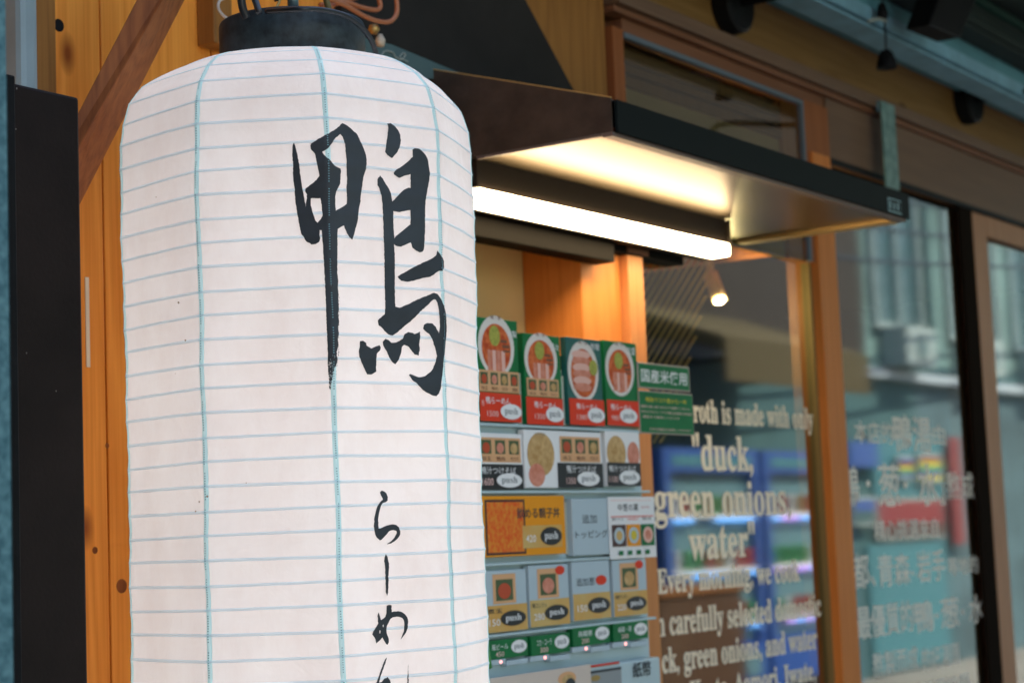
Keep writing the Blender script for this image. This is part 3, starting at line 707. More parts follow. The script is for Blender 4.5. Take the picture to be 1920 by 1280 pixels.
kou_h = [U(A_, sA, [(318,322),(355,300),(395,250),(430,200),(478,158),(500,185),(522,250),(530,340),(537,420),(537,500),(540,580),(535,660),(540,740),(538,800),(520,815),(480,840),(437,865),(432,800),(432,730),(440,690),(462,645),(475,620),(480,560),(485,500),(480,475),(460,465),(430,450),(395,410),(360,375),(335,350)]),
         U(A_, sA, [(212,750),(230,748),(265,750),(300,748),(308,780),(315,840),(320,910),(305,940),(275,975),(255,955),(240,910),(225,870),(212,800)])]
rnd2 = random.Random(3)
for _ in range(60):   # dry brush gaps
    yy = 900+rnd2.random()*240; xx = 224+rnd2.random()*50*(1-(yy-900)/500)
    if yy > 1000 and xx > 255: continue
    w, h_ = 2+rnd2.random()*3.5, 3+rnd2.random()*8
    kou_h.append(U(D_, 4, [(xx, yy), (xx+w, yy+1), (xx+w, yy+h_), (xx, yy+h_*.8)]))
tori = (U(B_, sA, [(105,537),(130,565),(160,620),(190,665),(207,705),(218,780),(240,760),(275,720),(330,670),(370,652),(388,655),(387,600),(387,525),(340,538),(283,562),(262,550),(235,530),(232,512),(250,490),(300,460),(345,425),(390,380),(408,368),(405,300),(425,288),(470,295),(485,305),(515,335),(535,365),(545,385),(555,440),(567,520),(562,570),(552,620),(548,650),(535,720),(525,780),(522,850),(522,1000),(520,1080),(513,1200),(500,1240),(470,1248),(440,1232),(405,1205),(390,1155),(350,1172),(300,1195),(250,1185),(235,1170)])
  + U(C_, sC, [(332,10),(338,100),(338,300),(342,490),(375,500),(450,470),(520,432),(600,400),(650,380),(680,390),(705,425),(725,470),(740,530),(748,600),(750,660),(745,740),(738,820),(730,900),(722,1000),(712,1080),(706,1140),(690,1185),(670,1205),(640,1200),(600,1180),(560,1155),(520,1110),(475,1075),(450,1040),(458,1028),(495,1042),(530,1055),(580,1045),(625,1010),(640,990),(660,940),(675,885),(660,820),(640,760),(620,720),(585,690),(563,665),(570,635),(600,620),(640,625),(665,650),(690,705),(698,650),(697,590),(690,520),(678,460),(665,435),(650,432),(632,445),(600,480),(540,530),(500,575),(440,625),(390,670),(345,705),(318,722),(285,712),(255,685),(235,660),(208,640),(202,600),(215,585),(258,550),(262,500),(258,350),(255,200),(252,10)])
  + U(B_, sA, [(143,1180),(140,1150),(137,1000),(135,900),(130,820),(118,720),(100,660),(82,630),(82,575)]))
tori_h = [U(B_, sA, [(228,870),(290,878),(360,862),(385,860),(388,920),(387,990),(360,1010),(300,1060),(250,1100),(238,1120),(233,1050),(228,960)])]
strokes = [(kou, kou_h), (tori, tori_h),
 (U(B_, sA, [(172,62),(205,58),(240,82),(275,125),(293,165),(300,215),(290,265),(265,325),(215,380),(175,352),(152,320),(160,265),(172,200),(180,130),(182,100)]), []),
 (U(C_, sC, [(360,250),(400,225),(480,180),(550,145),(615,115),(650,95),(668,80),(678,42),(700,70),(715,95),(728,130),(728,180),(718,203),(690,205),(665,220),(650,235),(620,252),(560,262),(500,280),(440,293),(390,285),(370,268)]), []),
 (U(C_, sC, [(60,765),(85,762),(108,778),(112,800),(150,825),(180,810),(215,797),(226,815),(220,840),(195,865),(190,930),(188,985),(190,1010),(150,1033),(115,1030),(95,985),(72,935),(55,895),(50,850),(58,800)]), []),
 (U(C_, sC, [(242,770),(262,747),(290,757),(312,778),(350,775),(385,755),(402,745),(415,710),(445,693),(480,700),(495,710),(520,700),(540,690),(540,740),(532,790),(537,830),(530,882),(495,873),(470,840),(450,812),(412,795),(395,810),(390,850),(372,910),(342,950),(315,930),(290,890),(268,840),(245,800)]), []),
 (U(E_, sE, [(222,90),(245,65),(285,80),(310,105),(328,150),(325,200),(300,220),(260,232),(240,260),(225,310),(210,370),(198,450),(200,520),(205,572),(235,568),(280,545),(340,525),(400,515),(440,525),(475,555),(495,610),(492,650),(470,690),(430,730),(370,770),(340,775),(318,782),(325,768),(370,740),(400,710),(430,660),(447,620),(440,600),(400,590),(370,595),(345,605),(320,640),(290,670),(240,722),(222,728),(180,690),(160,650),(148,590),(142,520),(148,430),(165,350),(190,270),(225,220),(262,188),(255,165),(235,130)]), []),
 (U(E_, sE, [(302,912),(325,950),(345,1040),(340,1150),(337,1280),(333,1420),(318,1472),(300,1420),(298,1280),(290,1080),(278,1005),(285,950)]), []),
 (U(F_, sF, [(332,185),(350,175),(400,178),(402,275),(440,265),(490,262),(540,272),(590,305),(622,350),(635,410),(630,480),(605,560),(570,610),(528,662),(545,620),(575,540),(580,460),(575,400),(550,360),(510,343),(470,340),(420,348),(385,370),(370,400),(345,450),(330,500),(330,560),(345,610),(360,650),(362,700),(345,738),(325,728),(300,690),(270,632),(240,670),(205,700),(183,720),(172,660),(150,620),(128,590),(140,550),(180,490),(212,435),(207,380),(205,310),(218,278),(228,310),(250,388),(280,370),(310,345),(325,300)]),
   [U(F_, sF, [(275,460),(283,450),(290,465),(283,492),(277,485)]), U(F_, sF, [(228,540),(238,525),(245,550),(238,578),(228,570)])]),
 (U(F_, sF, [(330,915),(332,935),(290,1060),(240,1200),(225,1270),(260,1260),(300,1210),(345,1192),(375,1230),(390,1290),(395,1400),(420,1480),(470,1490),(530,1440),(590,1370),(620,1280),(630,1100),(637,1010),(640,1280),(625,1390),(560,1490),(480,1560),(400,1540),(350,1460),(340,1330),(320,1290),(270,1350),(200,1480),(150,1560),(120,1540),(180,1280),(230,1150),(270,1040),(310,940)]), [])]
for _ in range(70):   # dry brush specks beside the long stroke
    yy = 450+rnd2.random()*600; base = 296 if yy < 880 else 296-(yy-880)*.12
    xx = base-3+abs(rnd2.gauss(0, 2.5)); w, h_ = 1.5+rnd2.random()*3, 2+rnd2.random()*6
    strokes.append((U(D_, 4, [(xx, yy), (xx+w, yy), (xx+w*.8, yy+h_), (xx, yy+h_)]), []))
def inside(p, poly):
    c = False; j = len(poly)-1
    for i in range(len(poly)):
        xi, yi = poly[i]; xj, yj = poly[j]
        if (yi > p[1]) != (yj > p[1]) and p[0] < (xj-xi)*(p[1]-yi)/(yj-yi)+xi: c = not c
        j = i
    return c
def densify(poly, step, jit, corner=True):
    out = []
    P_ = [Vector(p) for p in poly]
    n = len(P_)
    for i in range(n):
        a, b, c, d = P_[i-1], P_[i], P_[(i+1) % n], P_[(i+2) % n]
        L = (c-b).length; k = max(1, int(L/step))
        for q in range(k):
            t = q/k
            v = .5*((2*b)+(c-a)*t*.8+(2*a-5*b+4*c-d)*t*t*.0) if False else b.lerp(c, t)
            if jit and q: v = v+Vector((rnd2.gauss(0, jit), rnd2.gauss(0, jit)))
            out.append((v.x, v.y))
    return out
ink = MB()
for outer, holes in strokes:
    big = len(outer) > 5
    O_ = densify(outer, 3.0, .28) if big else outer
    H_ = [densify(h_, 3.0, .22) if len(h_) > 4 else h_ for h_ in holes]
    pts = []; edges = []
    for lp in [O_]+H_:
        k = len(pts); pts += [Vector(p) for p in lp]; edges += [(k+i, k+(i+1) % len(lp)) for i in range(len(lp))]
    if big:
        xa_, xb_ = min(p[0] for p in O_), max(p[0] for p in O_); ya_, yb2 = min(p[1] for p in O_), max(p[1] for p in O_)
        y = ya_+3
        while y < yb2:
            x = xa_+3
            while x < xb_:
                if inside((x, y), O_) and not any(inside((x, y), h_) for h_ in H_): pts.append(Vector((x, y)))
                x += 6
            y += 6
    V, E2, F2, *_r = geometry.delaunay_2d_cdt(pts, edges, [], 0, 1e-5)
    vs2 = []
    for v in V:
        d = ray(v.x, v.y); loc, nor, idx, dist = bvh.ray_cast(EYE, d)
        if loc is None: vs2.append(EYE+d*1.85)
        else:
            if nor.dot(d) > 0: nor = -nor
            vs2.append(loc+nor*.0011)
    keep = []
    for f in F2:
        cx = sum(V[i].x for i in f)/len(f); cy = sum(V[i].y for i in f)/len(f)
        if inside((cx, cy), O_) and not any(inside((cx, cy), h_) for h_ in H_): keep.append(tuple(f))
    ink.add(vs2, keep)
io = ink.build('calligraphy', 'calligraphy', ln, smooth=True)
sp_ = MB()
for (x, y, r_) in ((294, 370, 1.3), (336, 567, 2.5), (349, 638, 2.2), (368, 958, 2), (375, 940, 2), (389, 930, 2.5), (462, 905, 1.2), (330, 700, 1.0)):
    d = ray(x, y); loc, nor, idx, dist = bvh.ray_cast(EYE, d)
    if loc:
        n_ = -d; e = n_.orthogonal().normalized(); e2 = n_.cross(e); rr = .7*r_*dist/3500
        sp_.add([loc+nor*(.0009 if nor.dot(d) < 0 else -.0009)+(e*math.cos(a)+e2*math.sin(a))*rr*(1+.4*random.random()) for a in [k*math.pi/4 for k in range(8)]], [tuple(range(8))])
tag(sp_.build('specks', 'speck', ln), kind='stuff')

# hanging gear above the cap
hk = thing('lantern_hanger', (LC.x, LC.y, zc1), 'dark wire bail and brass hook holding the lantern from above', 'hanger')
MB().tube(spline([PY(462, 34, 1.29), PY(454, 10, 1.29), PY(452, -30, 1.29), PY(470, -90, 1.29)]), .0045, 10).build('bail', 'cable', hk, smooth=True)
MB().tube(spline([PY(486, 24, 1.26), PY(478, 0, 1.27), PY(466, -30, 1.28)]), .0035, 10).build('bail', 'cable', hk, smooth=True)
MB().tube([PY(550, 24, 1.29), PY(548, -40, 1.29)], .006, 12).build('hook_stem', M.setdefault('hookm', mat('blue grey steel', (.16, .25, .28), .3, metal=.5)), hk, smooth=True)
MB().tube(spline([PY(513, 19, 1.28), PY(522, 8, 1.28), PY(530, -20, 1.28)]), .0014, 6).build('tie_wire', 'brass', hk, smooth=True)
MB().tube(spline([PY(617, 20, 1.28), PY(610, -6, 1.28), PY(600, -40, 1.28)]), .0035, 8).build('strap', M.setdefault('olive', mat('olive strap', (.16, .13, .05), .6)), hk, smooth=True)
MB().tube(spline([PY(528, 0, 1.31), PY(520, -25, 1.31)]), .008, 8).build('knot', 'cable', hk)
B('ceiling_hook', 'brass', hk, LC.x-.02, LC.x+.02, LC.y-.02, LC.y+.02, 2.50, 2.52)
MB().tube([(LC.x, LC.y, 2.50), (LC.x-.004, LC.y-.02, 2.2)], .002, 6).build('chain', 'brass', hk)
B('hook_arm', 'black', hk, LC.x-.008, LC.x+.008, LC.y-.03, 1.598, 2.522, 2.54)
pc = thing('power_cord', PY(600, 20, 1.25), 'black power cord looping over the right side of the lantern cap', 'cable')
MB().tube(spline([PY(500, 22, 1.27), PY(560, 18, 1.222), PY(600, 18.5, 1.214), PY(640, 27, 1.212), PY(668, 43, 1.212), PY(690, 66, 1.213), PY(702, 90, 1.217), PY(707, 112, 1.225), PY(709, 140, 1.26)]), .0029, 12).build('cord', 'cable', pc, smooth=True)
cc = thing('coiled_cable', PY(690, 20, 1.5), 'copper coloured cable coiled beside the lantern top', 'cable')
MB().tube(spline([PY(560, 60, 1.5), PY(590, 30, 1.5), PY(640, 5, 1.5), PY(680, 15, 1.5), PY(707, 19, 1.5), PY(713, 8, 1.5), PY(700, -15, 1.5), PY(650, -30, 1.5), PY(610, -10, 1.49), PY(650, 12, 1.49), PY(690, 34, 1.49), PY(725, 42, 1.49), PY(742, 30, 1.49), PY(744, 5, 1.49), PY(735, -25, 1.49), PY(690, -60, 1.5)]), .0032, 8).build('cable', 'copper', cc, smooth=True)
MB().tube(spline([PY(600, 10, 1.51), PY(650, 0, 1.51), PY(690, -12, 1.51), PY(715, -40, 1.51)]), .003, 8).build('cable', 'copper', cc, smooth=True)
gh = thing('brass_clamp', PY(705, 60, 1.5), 'small brass clamp below the coiled cable', 'clamp')
MB().lathe(PY(701, 56, 1.5), [(.004, -.006), (.008, 0), (.006, .006)], 12).build('clamp_screw', 'brass', gh, smooth=True)
MB().lathe(PY(713, 76, 1.5), [(.005, -.008), (.007, 0), (.003, .008)], 12).build('clamp_foot', M.setdefault('pale_brass', mat('pale brass', (.6, .52, .4), .4)), gh, smooth=True)
MB().tube([PY(701, 56, 1.503), PY(713, 76, 1.503)], .003, 6).build('clamp_arm', 'cable', gh)
ww = thing('white_wire', PY(410, 20, 1.5), 'thin white wire loop left of the lantern cap', 'wire')
MB().tube(spline([PY(428, -5, 1.5), PY(412, 2, 1.5), PY(410, 18, 1.5), PY(424, 34, 1.5), PY(445, 40, 1.5)]), .0018, 8).build('wire', M.setdefault('wirew', mat('white wire', (.55, .5, .45), .5)), ww, smooth=True)

# ------------------------------------------------------------------ ticket machine
YM = 1.42
tm = thing('ticket_machine', (2.1, 1.5, .1), 'pale grey meal ticket machine covered with picture menu buttons', 'ticket machine')
XM1 = 2.397; zmt = PY(1057, 692, YM).z
B('body', 'machine', tm, 1.76, XM1, YM+.006, 1.595, .1, zmt, .004)
B('top_trim', 'stile_wood', tm, 1.765, XM1-.003, YM+.02, 1.59, zmt+.001, zmt+.022)
def ledge(y):
    z = PY(1057, y, YM).z
    B('ledge', 'machine', tm, 1.765, XM1-.002, YM-.008, YM+.005, z-.0018, z+.0018, .0006)
class Card:
    def __init__(s, xl, xr, yt, yb, m, Y=YM-.008, parent=tm, name='menu_card', th=.010):
        s.x0, s.x1, s.z0, s.z1 = ext(xl, xr, yt, yb, Y); s.Y = Y; s.n = 0
        s.o = B(name, m, parent, s.x0, s.x1, Y, Y+th, s.z0, s.z1, .0008)
    def X(s, u): return s.x0+(s.x1-s.x0)*u
    def Z(s, v): return s.z1-(s.z1-s.z0)*v
    def y(s): s.n += 1; return s.Y-.00014*s.n
    def rect(s, u0, v0, u1, v1, m, name='print', same=False):
        y = s.Y-.00014*s.n if same else s.y()
        return MB().quad((s.X(u0), y, s.Z(v1)), (s.X(u1), y, s.Z(v1)), (s.X(u1), y, s.Z(v0)), (s.X(u0), y, s.Z(v0))).build(name, m, s.o)
    def ell(s, u, v, ru, rv, m, name='print', a0=0, a1=2*math.pi, same=False, n=28):
        y = s.Y-.00014*s.n if same else s.y()
        vs = [(s.X(u+ru*math.cos(t)), y, s.Z(v+rv*math.sin(t))) for t in [a0+(a1-a0)*k/n for k in range(n)]]
        return MB().add(vs, [tuple(reversed(range(n)))]).build(name, m, s.o)
    def text(s, t, u0, v0, u1, v1, m, bold=0.004):
        y = s.y(); return text_fit(t, s.X(u0), s.X(u1), s.Z(v1), s.Z(v0), y, m, s.o, bold=bold)
    def bowl(s, u=.5, v=.38, ru=.44, rv=.34, kind='ramen'):
        s.ell(u, v, ru, rv, 'bowl', 'bowl_picture'); s.ell(u, v+.02, ru*.80, rv*.80, 'broth', 'broth_picture')
        if kind == 'ramen':
            for k in range(4): s.rect(u-.22+.11*k, v+.04, u-.22+.11*k+.09, v+.26, 'meat_pale' if k % 2 else 'meat', 'meat_picture', same=k > 0)
            s.rect(u+.10, v-.07, u+.26, v-.04, 'stick', 'stick_picture'); s.rect(u+.14, v-.02, u+.32, v+.01, 'stick', 'stick_picture', same=True); s.rect(u+.16, v+.03, u+.33, v+.05, 'stick', 'stick_picture', same=True)
            s.ell(u-.04, v-.10, .13, .10, 'onion', 'onion_picture')
        else:
            for k in range(6): s.ell(u-.05, v-.19+.075*k, .26, .05, 'meat' if k % 2 else 'meat_pale', 'meat_picture')
            s.ell(u+.28, v-.05, .12, .09, 'onion', 'onion_picture')
        s.text('鴨・葱', u-.12, v-rv+.005, u+.12, v-rv+.04, 'stick')
    def eggs(s, u0, u1, v0, v1, n):
        s.rect(u0, v0, u1, v1, 'woodbox', 'box_picture')
        w = (u1-u0)/n
        for k in range(n):
            a = u0+w*(k+.14); b = u0+w*(k+.86); c = v0+(v1-v0)*.1; d = v0+(v1-v0)*.66
            s.rect(a, c, b, d, 'dark_food', 'box_picture', same=k > 0)
        s.n += 1
        for k in range(n):
            s.ell(u0+w*(k+.5), v0+(v1-v0)*.42, w*.26, (v1-v0)*.22, ('egg', 'meat', 'noodle', 'egg')[k % 4], 'egg_picture', same=True)
        for k in range(n):
            s.text(('味玉', '鴨肉', '竹の子', '葱')[k % 4], u0+w*(k+.2), v0+(v1-v0)*.76, u0+w*(k+.8), v0+(v1-v0)*.94, 'stick', 0)
    def push(s, u, v, ru, rv, white=True):
        s.ell(u, v, ru, rv, 'white' if white else 'card_black', 'push_oval')
        y = s.y(); a = s.X(u-ru*.62), s.X(u+ru*.62)
        text_fit(serif('push'), a[0], a[1], s.Z(v+rv*.58), s.Z(v-rv*.52), y, 'grey_ink' if white else 'white', s.o)
for y in (803, 922, 1050, 1176): ledge(y)
# row 1
c = Card(896, 973, 598, 790, 'green'); tag(c.o, 'green ramen menu button with four small boxes and a red price band')
c.bowl(.46, .27, .44, .30); c.text('特製', .74, .10, .96, .17, 'white'); c.rect(0, .725, 1, 1, 'red'); c.eggs(.0, .97, .51, .715, 4)
c.text('鴨らーめん', .13, .765, .72, .835, 'white'); c.text('1500', .15, .90, .42, .955, 'pinkish'); c.push(.73, .90, .26, .075); c.text('特', .02, .8, .08, .86, 'pinkish')
c = Card(984, 1052, 628, 796, 'green'); tag(c.o, 'green ramen menu button with three small boxes and a red price band')
c.bowl(.46, .28, .45, .30); c.text('得々', .70, .08, .95, .17, 'white'); c.rect(0, .70, 1, 1, 'red'); c.eggs(.03, .90, .49, .69, 3)
c.text('鴨らーめん', .2, .745, .82, .82, 'white'); c.text('1350', .2, .88, .48, .94, 'pinkish'); c.push(.75, .88, .25, .085)
c = Card(1064, 1129, 635, 797, 'green_blue'); tag(c.o, 'blue green menu button showing a bowl full of sliced meat')
c.bowl(.46, .38, .44, .35, 'meat'); c.text('肉増', .68, .04, .92, .12, 'white'); c.rect(0, .70, 1, 1, 'red')
c.text('鴨らーめん', .2, .75, .82, .82, 'white'); c.text('1380', .2, .88, .48, .94, 'pinkish'); c.push(.75, .88, .25, .085)
c = Card(1135, 1196, 641, 798, 'green'); tag(c.o, 'green ramen menu button at the right end with one bowl')
c.bowl(.46, .33, .44, .32); c.text('並盛', .68, .05, .94, .14, 'white'); c.rect(0, .70, 1, 1, 'red')
c.text('鴨らーめん', .12, .745, .76, .82, 'white'); c.text('980', .12, .88, .35, .94, 'pinkish'); c.push(.64, .88, .27, .085)
# row 2
c = Card(897, 980, 812, 917, 'white'); tag(c.o, 'white and black dipping noodle button with three small boxes')
c.rect(0, .55, 1, 1, 'card_black'); c.eggs(.02, .96, .08, .52, 3); c.text('鴨汁つけそば', .03, .60, .82, .73, 'white'); c.text('1600', .05, .80, .30, .93, 'pinkish'); c.push(.66, .84, .29, .13)
c = Card(984, 1129, 808, 914, 'white'); tag(c.o, 'double width white and black noodle button with a big noodle bowl')
c.ell(.2, .42, .17, .38, 'noodle', 'noodle_picture'); c.ell(.14, .78, .1, .2, 'meat', 'soup_picture'); c.text('つけそば', .13, .04, .26, .10, 'grey_ink')
c.rect(.40, .56, 1, 1, 'card_black'); c.eggs(.44, .97, .09, .54, 3); c.text('鴨汁つけそば', .51, .60, .90, .74, 'white'); c.text('1350', .50, .82, .62, .93, 'pinkish'); c.push(.79, .84, .15, .13)
c = Card(1137, 1200, 809, 911, 'white'); tag(c.o, 'small white and black noodle button at the right end of its row')
c.ell(.30, .40, .28, .32, 'noodle', 'noodle_picture'); c.ell(.80, .42, .18, .24, 'meat', 'soup_picture'); c.rect(0, .57, 1, 1, 'card_black')
c.text('鴨汁つけそば', .06, .62, .85, .74, 'white'); c.text('1100', .05, .82, .3, .93, 'pinkish'); c.push(.65, .84, .31, .13)
# row 3
c = Card(905, 1060, 929, 1041, 'orange'); tag(c.o, 'double width orange rice bowl button with a red square bowl')
c.rect(.03, .06, .50, .97, 'lacquer'); c.rect(.05, .10, .48, .93, 'rice', 'rice_picture'); c.rect(.46, .50, .95, .88, 'gold', 'price_plate')
c.text('飲める親子丼', .40, .20, .93, .38, 'ink', .01); c.text('420', .50, .66, .62, .78, 'white'); c.push(.81, .69, .135, .155, False)
c = Card(1074, 1142, 934, 1040, 'card_blue'); tag(c.o, 'pale blue extra topping heading card')
c.text('追加', .26, .28, .66, .44, 'ink'); c.text('トッピング', .06, .56, .95, .70, 'ink')
# row 4
def small(xl, xr, yt, yb, vg, lab, pic, name, price, badge=True):
    c = Card(xl, xr, yt, yb, 'card_blue'); tag(c.o, lab)
    c.rect(0, vg, 1, 1, 'gold', 'price_plate')
    if pic:
        c.rect(.2, .06, .74, vg-.02, 'woodbox', 'box_picture'); c.rect(.27, .15, .67, vg-.07, 'dark_food', 'box_picture'); c.ell(.47, .34, .15, .13, pic, 'food_picture')
    else: c.text('追加葱', .12, .28, .62, .42, 'ink')
    if badge: c.ell(.78, .10 if pic else .34, .12, .075, 'red', 'badge')
    c.text(name, .05, vg+.05, .40, vg+.13, 'ink'); c.text(price, .08, vg+.22, .34, vg+.33, 'white'); c.push(.65, (vg+1)/2+.01, .30, .125, False)
small(908, 988, 1068, 1183, .565, 'flavoured egg button with a single egg in a wooden box', 'egg', '煮玉', '150', False)
small(993, 1067, 1058, 1172, .565, 'meat topping button with pink slices in a wooden box', 'meat', '鴨コンフィ', '280')
c = Card(1074, 1144, 1051, 1160, 'card_blue'); tag(c.o, 'extra green onion button without a picture and with a red badge')
c.rect(0, .55, 1, 1, 'gold', 'price_plate'); c.text('追加葱', .10, .28, .58, .42, 'ink'); c.ell(.76, .34, .15, .085, 'red', 'badge'); c.text('150', .1, .74, .36, .86, 'white'); c.push(.67, .77, .30, .135, False)
small(1150, 1213, 1048, 1153, .565, 'pale topping button in a wooden box at the right end', 'noodle', '鴨肉ワンタン', '220')
# row 5
for i, (xl, xr, yt, yb, nm, pr, lab) in enumerate(((911, 990, 1197, 1233, '瓶ビール', '450', 'beer'), (996, 1069, 1188, 1225, 'コカ・コーラ', '300', 'cola'), (1074, 1144, 1172, 1208, '烏龍茶', '200', 'tea'), (1150, 1215, 1165, 1199, '緑茶・茶', '200', 'green tea'))):
    c = Card(xl, xr, yt, yb, 'green'); tag(c.o, 'low dark green %s button with a white push oval' % lab)
    c.text(nm, .14, .22, .52, .52, 'white'); c.text(pr, .22, .62, .42, .88, 'pinkish'); c.push(.78, .45, .19, .34)
    d = Card(xl, (xl+xr)/2-2, yb+3, yb+13, 'card_blue', name='coin_label'); d.ell(.75, .5, .07, .3, 'pink_led', 'indicator')
    Card((xl+xr)/2, xr, yb+2, yb+12, 'card_blue', name='coin_label')
# pale slots between columns
for (x, a, b) in ((978, 700, 795), (1058, 705, 797), (1132, 720, 797), (984, 812, 914), (1133, 815, 910), (1067, 940, 1038), (905, 940, 1040), (990, 1066, 1160), (1071, 1060, 1155), (906, 1075, 1180)):
    x0, x1, z0, z1 = ext(x-2, x+2.5, a, b, YM); B('slot', 'machine_slot', tm, x0, x1, YM-.001, YM+.005, z0, z1)
# lower panel
ylow = YM-.02
x0, x1, z0, z1 = ext(895, 1238, 1240, 1290, ylow)
lp = B('lower_panel', 'machine', tm, 1.76, PY(1238, 1240, ylow).x, ylow, YM+.005, .1, PY(1150, 1243, ylow).z, .003)
c = Card(912, 1110, 1258, 1300, 'beige', ylow-.002, tm, 'instruction_card', .002)
c.ell(.75, .5, .09, .32, 'woodbox', 'hand_picture'); c.ell(.76, .55, .06, .22, 'noodle', 'hand_picture'); c.ell(.78, .8, .05, .3, 'ink', 'hand_picture')
c = Card(1106, 1162, 1243, 1247, 'red', ylow-.002, tm, 'stripe', .002); c = Card(1108, 1166, 1253, 1300, 'lens_grey', ylow-.002, tm, 'slot_panel', .002); c.rect(0, 0, 1, .1, 'ink'); c.ell(.15, .3, .15, .12, 'brass')
a = ext(1187, 1221, 1239, 1268, ylow-.002); text_fit('紙幣', *a, ylow-.002, 'ink', tm, bold=.01)
pe = thing('green_pen', PY(913, 1210, YM-.02), 'green pen hanging at the left side of the lowest menu row', 'pen')
MB().tube([PY(911, 1206, YM-.02), PY(914, 1235, YM-.02), PY(917, 1252, YM-.02)], [.0032, .0045, .004], 10).build('barrel', 'grass_green', pe, smooth=True)
# signs taped to the machine
YS = YM-.010
s1 = thing('rice_sign', PY(1244, 707, YS), 'small green sign with five white characters taped beside the menu buttons', 'sign')
bd = M.setdefault('sign_border', mat('grey sign border', (.42, .36, .30), .5))
c = Card(1196, 1293, 683, 731, bd, YS, s1, 'backing', .002)
c.rect(.02, .06, .98, .94, 'green'); c.text('国産米使用', .06, .24, .94, .76, 'white', .012)
s2 = thing('notice_sign', PY(1250, 775, YS), 'green notice with yellow heading and small white lines under the rice sign', 'sign')
c = Card(1199, 1300, 735, 814, bd, YS, s2, 'backing', .002)
c.rect(.01, .03, .99, .97, 'green'); c.text('鴨脂でコク豊かな一杯', .12, .15, .88, .26, 'yellow', .008)
c.text('国産の鴨と葱と水だけで毎朝ていねいに', .03, .34, .93, .40, 'pinkish'); c.text('炊き上げたスープです麺は自家製の全粒粉', .03, .46, .96, .52, 'pinkish'); c.text('最後まで美味しくどうぞ', .05, .58, .72, .64, 'pinkish'); c.text('お米は国産米を使用しております', .16, .86, .93, .92, 'pinkish')
s3 = thing('topping_notice', PY(1185, 990, YS), 'white topping notice with red, orange and green pictures overhanging the machine edge', 'sign')
c = Card(1142, 1229, 931, 1046, 'white', YS, s3, 'sheet', .001)
c.text('中葱の薬', .2, .11, .64, .23, 'ink', .01); c.text('おすすめ', .70, .15, .88, .19, 'egg'); c.rect(.05, .05, .93, .06, 'pinkish'); c.rect(.04, .31, .96, .325, 'red')
c.text('追加トッピング', .06, .335, .3, .38, 'ink'); c.text('人気の組合せ', .38, .335, .62, .38, 'red'); c.text('季節の葱', .70, .335, .9, .38, 'ink')
for k, (m1, m2, m3) in enumerate((('lacquer', 'card_blue', 'gold'), ('orange', 'card_blue', 'yellow'), ('green', 'meat_pale', 'meat'))):
    u = .05+.305*k; c.rect(u, .45, u+.285, .80, m1); c.ell(u+.142, .625, .11, .135, m2); c.ell(u+.142, .625, .065, .08, m3)
for k in range(4): c.rect(.16+.19*k, .87, .25+.19*k, .94, 'green', same=k > 0)
kn = MB().lathe((PY(1200, 672, YM).x, YM+.02, PY(1200, 672, YM).z), [(.006, -.01), (.010, -.004), (.010, .006), (.006, .01)], 16, 'y').build('beige_knob', M.setdefault('knob', mat('cream knob', (.8, .62, .4), .4)), tm, smooth=True)  # unlit cream knob standing in for a small lamp

# ------------------------------------------------------------------ across the street (seen mirrored in the panes)
def MX(px, py, Yp): v = PY(px, py, Yp); return v.x, v.z
YV = 2*YG-6.24
def vending(x0, x1, zt, label, strip):
    v = thing('vending_machine', ((x0+x1)/2, YV-.35, .12), label, 'vending machine', 'blue vending machines across the street')
    B('body', 'vend_blue', v, x0, x1, YV-.75, YV-.06, .12, zt, .01)
    for a, b, c_, d in ((x0, x0+.09, .12, zt), (x1-.09, x1, .12, zt), (x0+.091, x1-.091, zt-.16, zt), (x0+.091, x1-.091, .12, .72)):
        B('front_frame', 'vend_blue', v, a, b, YV-.058, YV, c_, d)
    wx0, wx1, wz0, wz1 = x0+.1, x1-.1, .74, zt-.17
    B('display_back', 'vend_in', v, wx0, wx1, YV-.0595, YV-.055, wz0, wz1)
    B('header_strip', 'aqua', v, x0+.12, x1-.12, YV+.001, YV+.006, zt-.12, zt-.05)
    nr = 3; cols = ['can_g', 'can_r', 'can_w', 'can_y']; rn = random.Random(label)
    for r_ in range(nr):
        zz = wz0+.14+(wz1-wz0-.05)*r_/nr
        B('shelf', 'white', v, wx0, wx1, YV-.054, YV-.004, zz-.02, zz)
        n = 8; w = (wx1-wx0)/n
        for k in range(n):
            MB().lathe((wx0+w*(k+.5), YV-.027, zz), [(.020, 0), (.024, .01), (.024, .12), (.018, .135)], 10).build('can', cols[rn.randrange(4)], v)
            if rn.random() < .8: B('price_button', strip if rn.random() < .7 else ('led' if strip == 'led_p' else 'led'), v, wx0+w*k+.015, wx0+w*(k+1)-.015, YV-.003, YV+.001, zz-.055, zz-.025)
    B('coin_panel', 'vend_in', v, x1-.35, x1-.12, YV+.001, YV+.01, .5, .66); B('pickup_flap', 'black', v, x0+.2, x1-.5, YV+.001, YV+.012, .25, .42)
    return v
vending(10.75, 12.12, 2.08, 'blue vending machine mirrored behind the word duck', 'led')
vending(12.2, 13.6, 2.08, 'blue vending machine mirrored nearer the orange post', 'led_p')
ob = thing('street_building', (14, -4, .12), 'pale aqua building across the street mirrored in the Chinese lettered pane', 'building')
B('ground_floor_wall', 'wall_teal', ob, 2, 17.5, -4.4, -4.0, .12, 2.9)
B('ground_floor_wall', M.setdefault('wall_bl', mat('blue grey render', (.07, .13, .15), .8, var=.35, vscale=1.5)), ob, 17.502, 40, -4.4, -4.0, .12, 2.9)
B('string_course', M.setdefault('wb', mat('white band', (.42, .5, .55), .6)), ob, 2, 40, -4.4, -3.90, 2.902, 2.99)
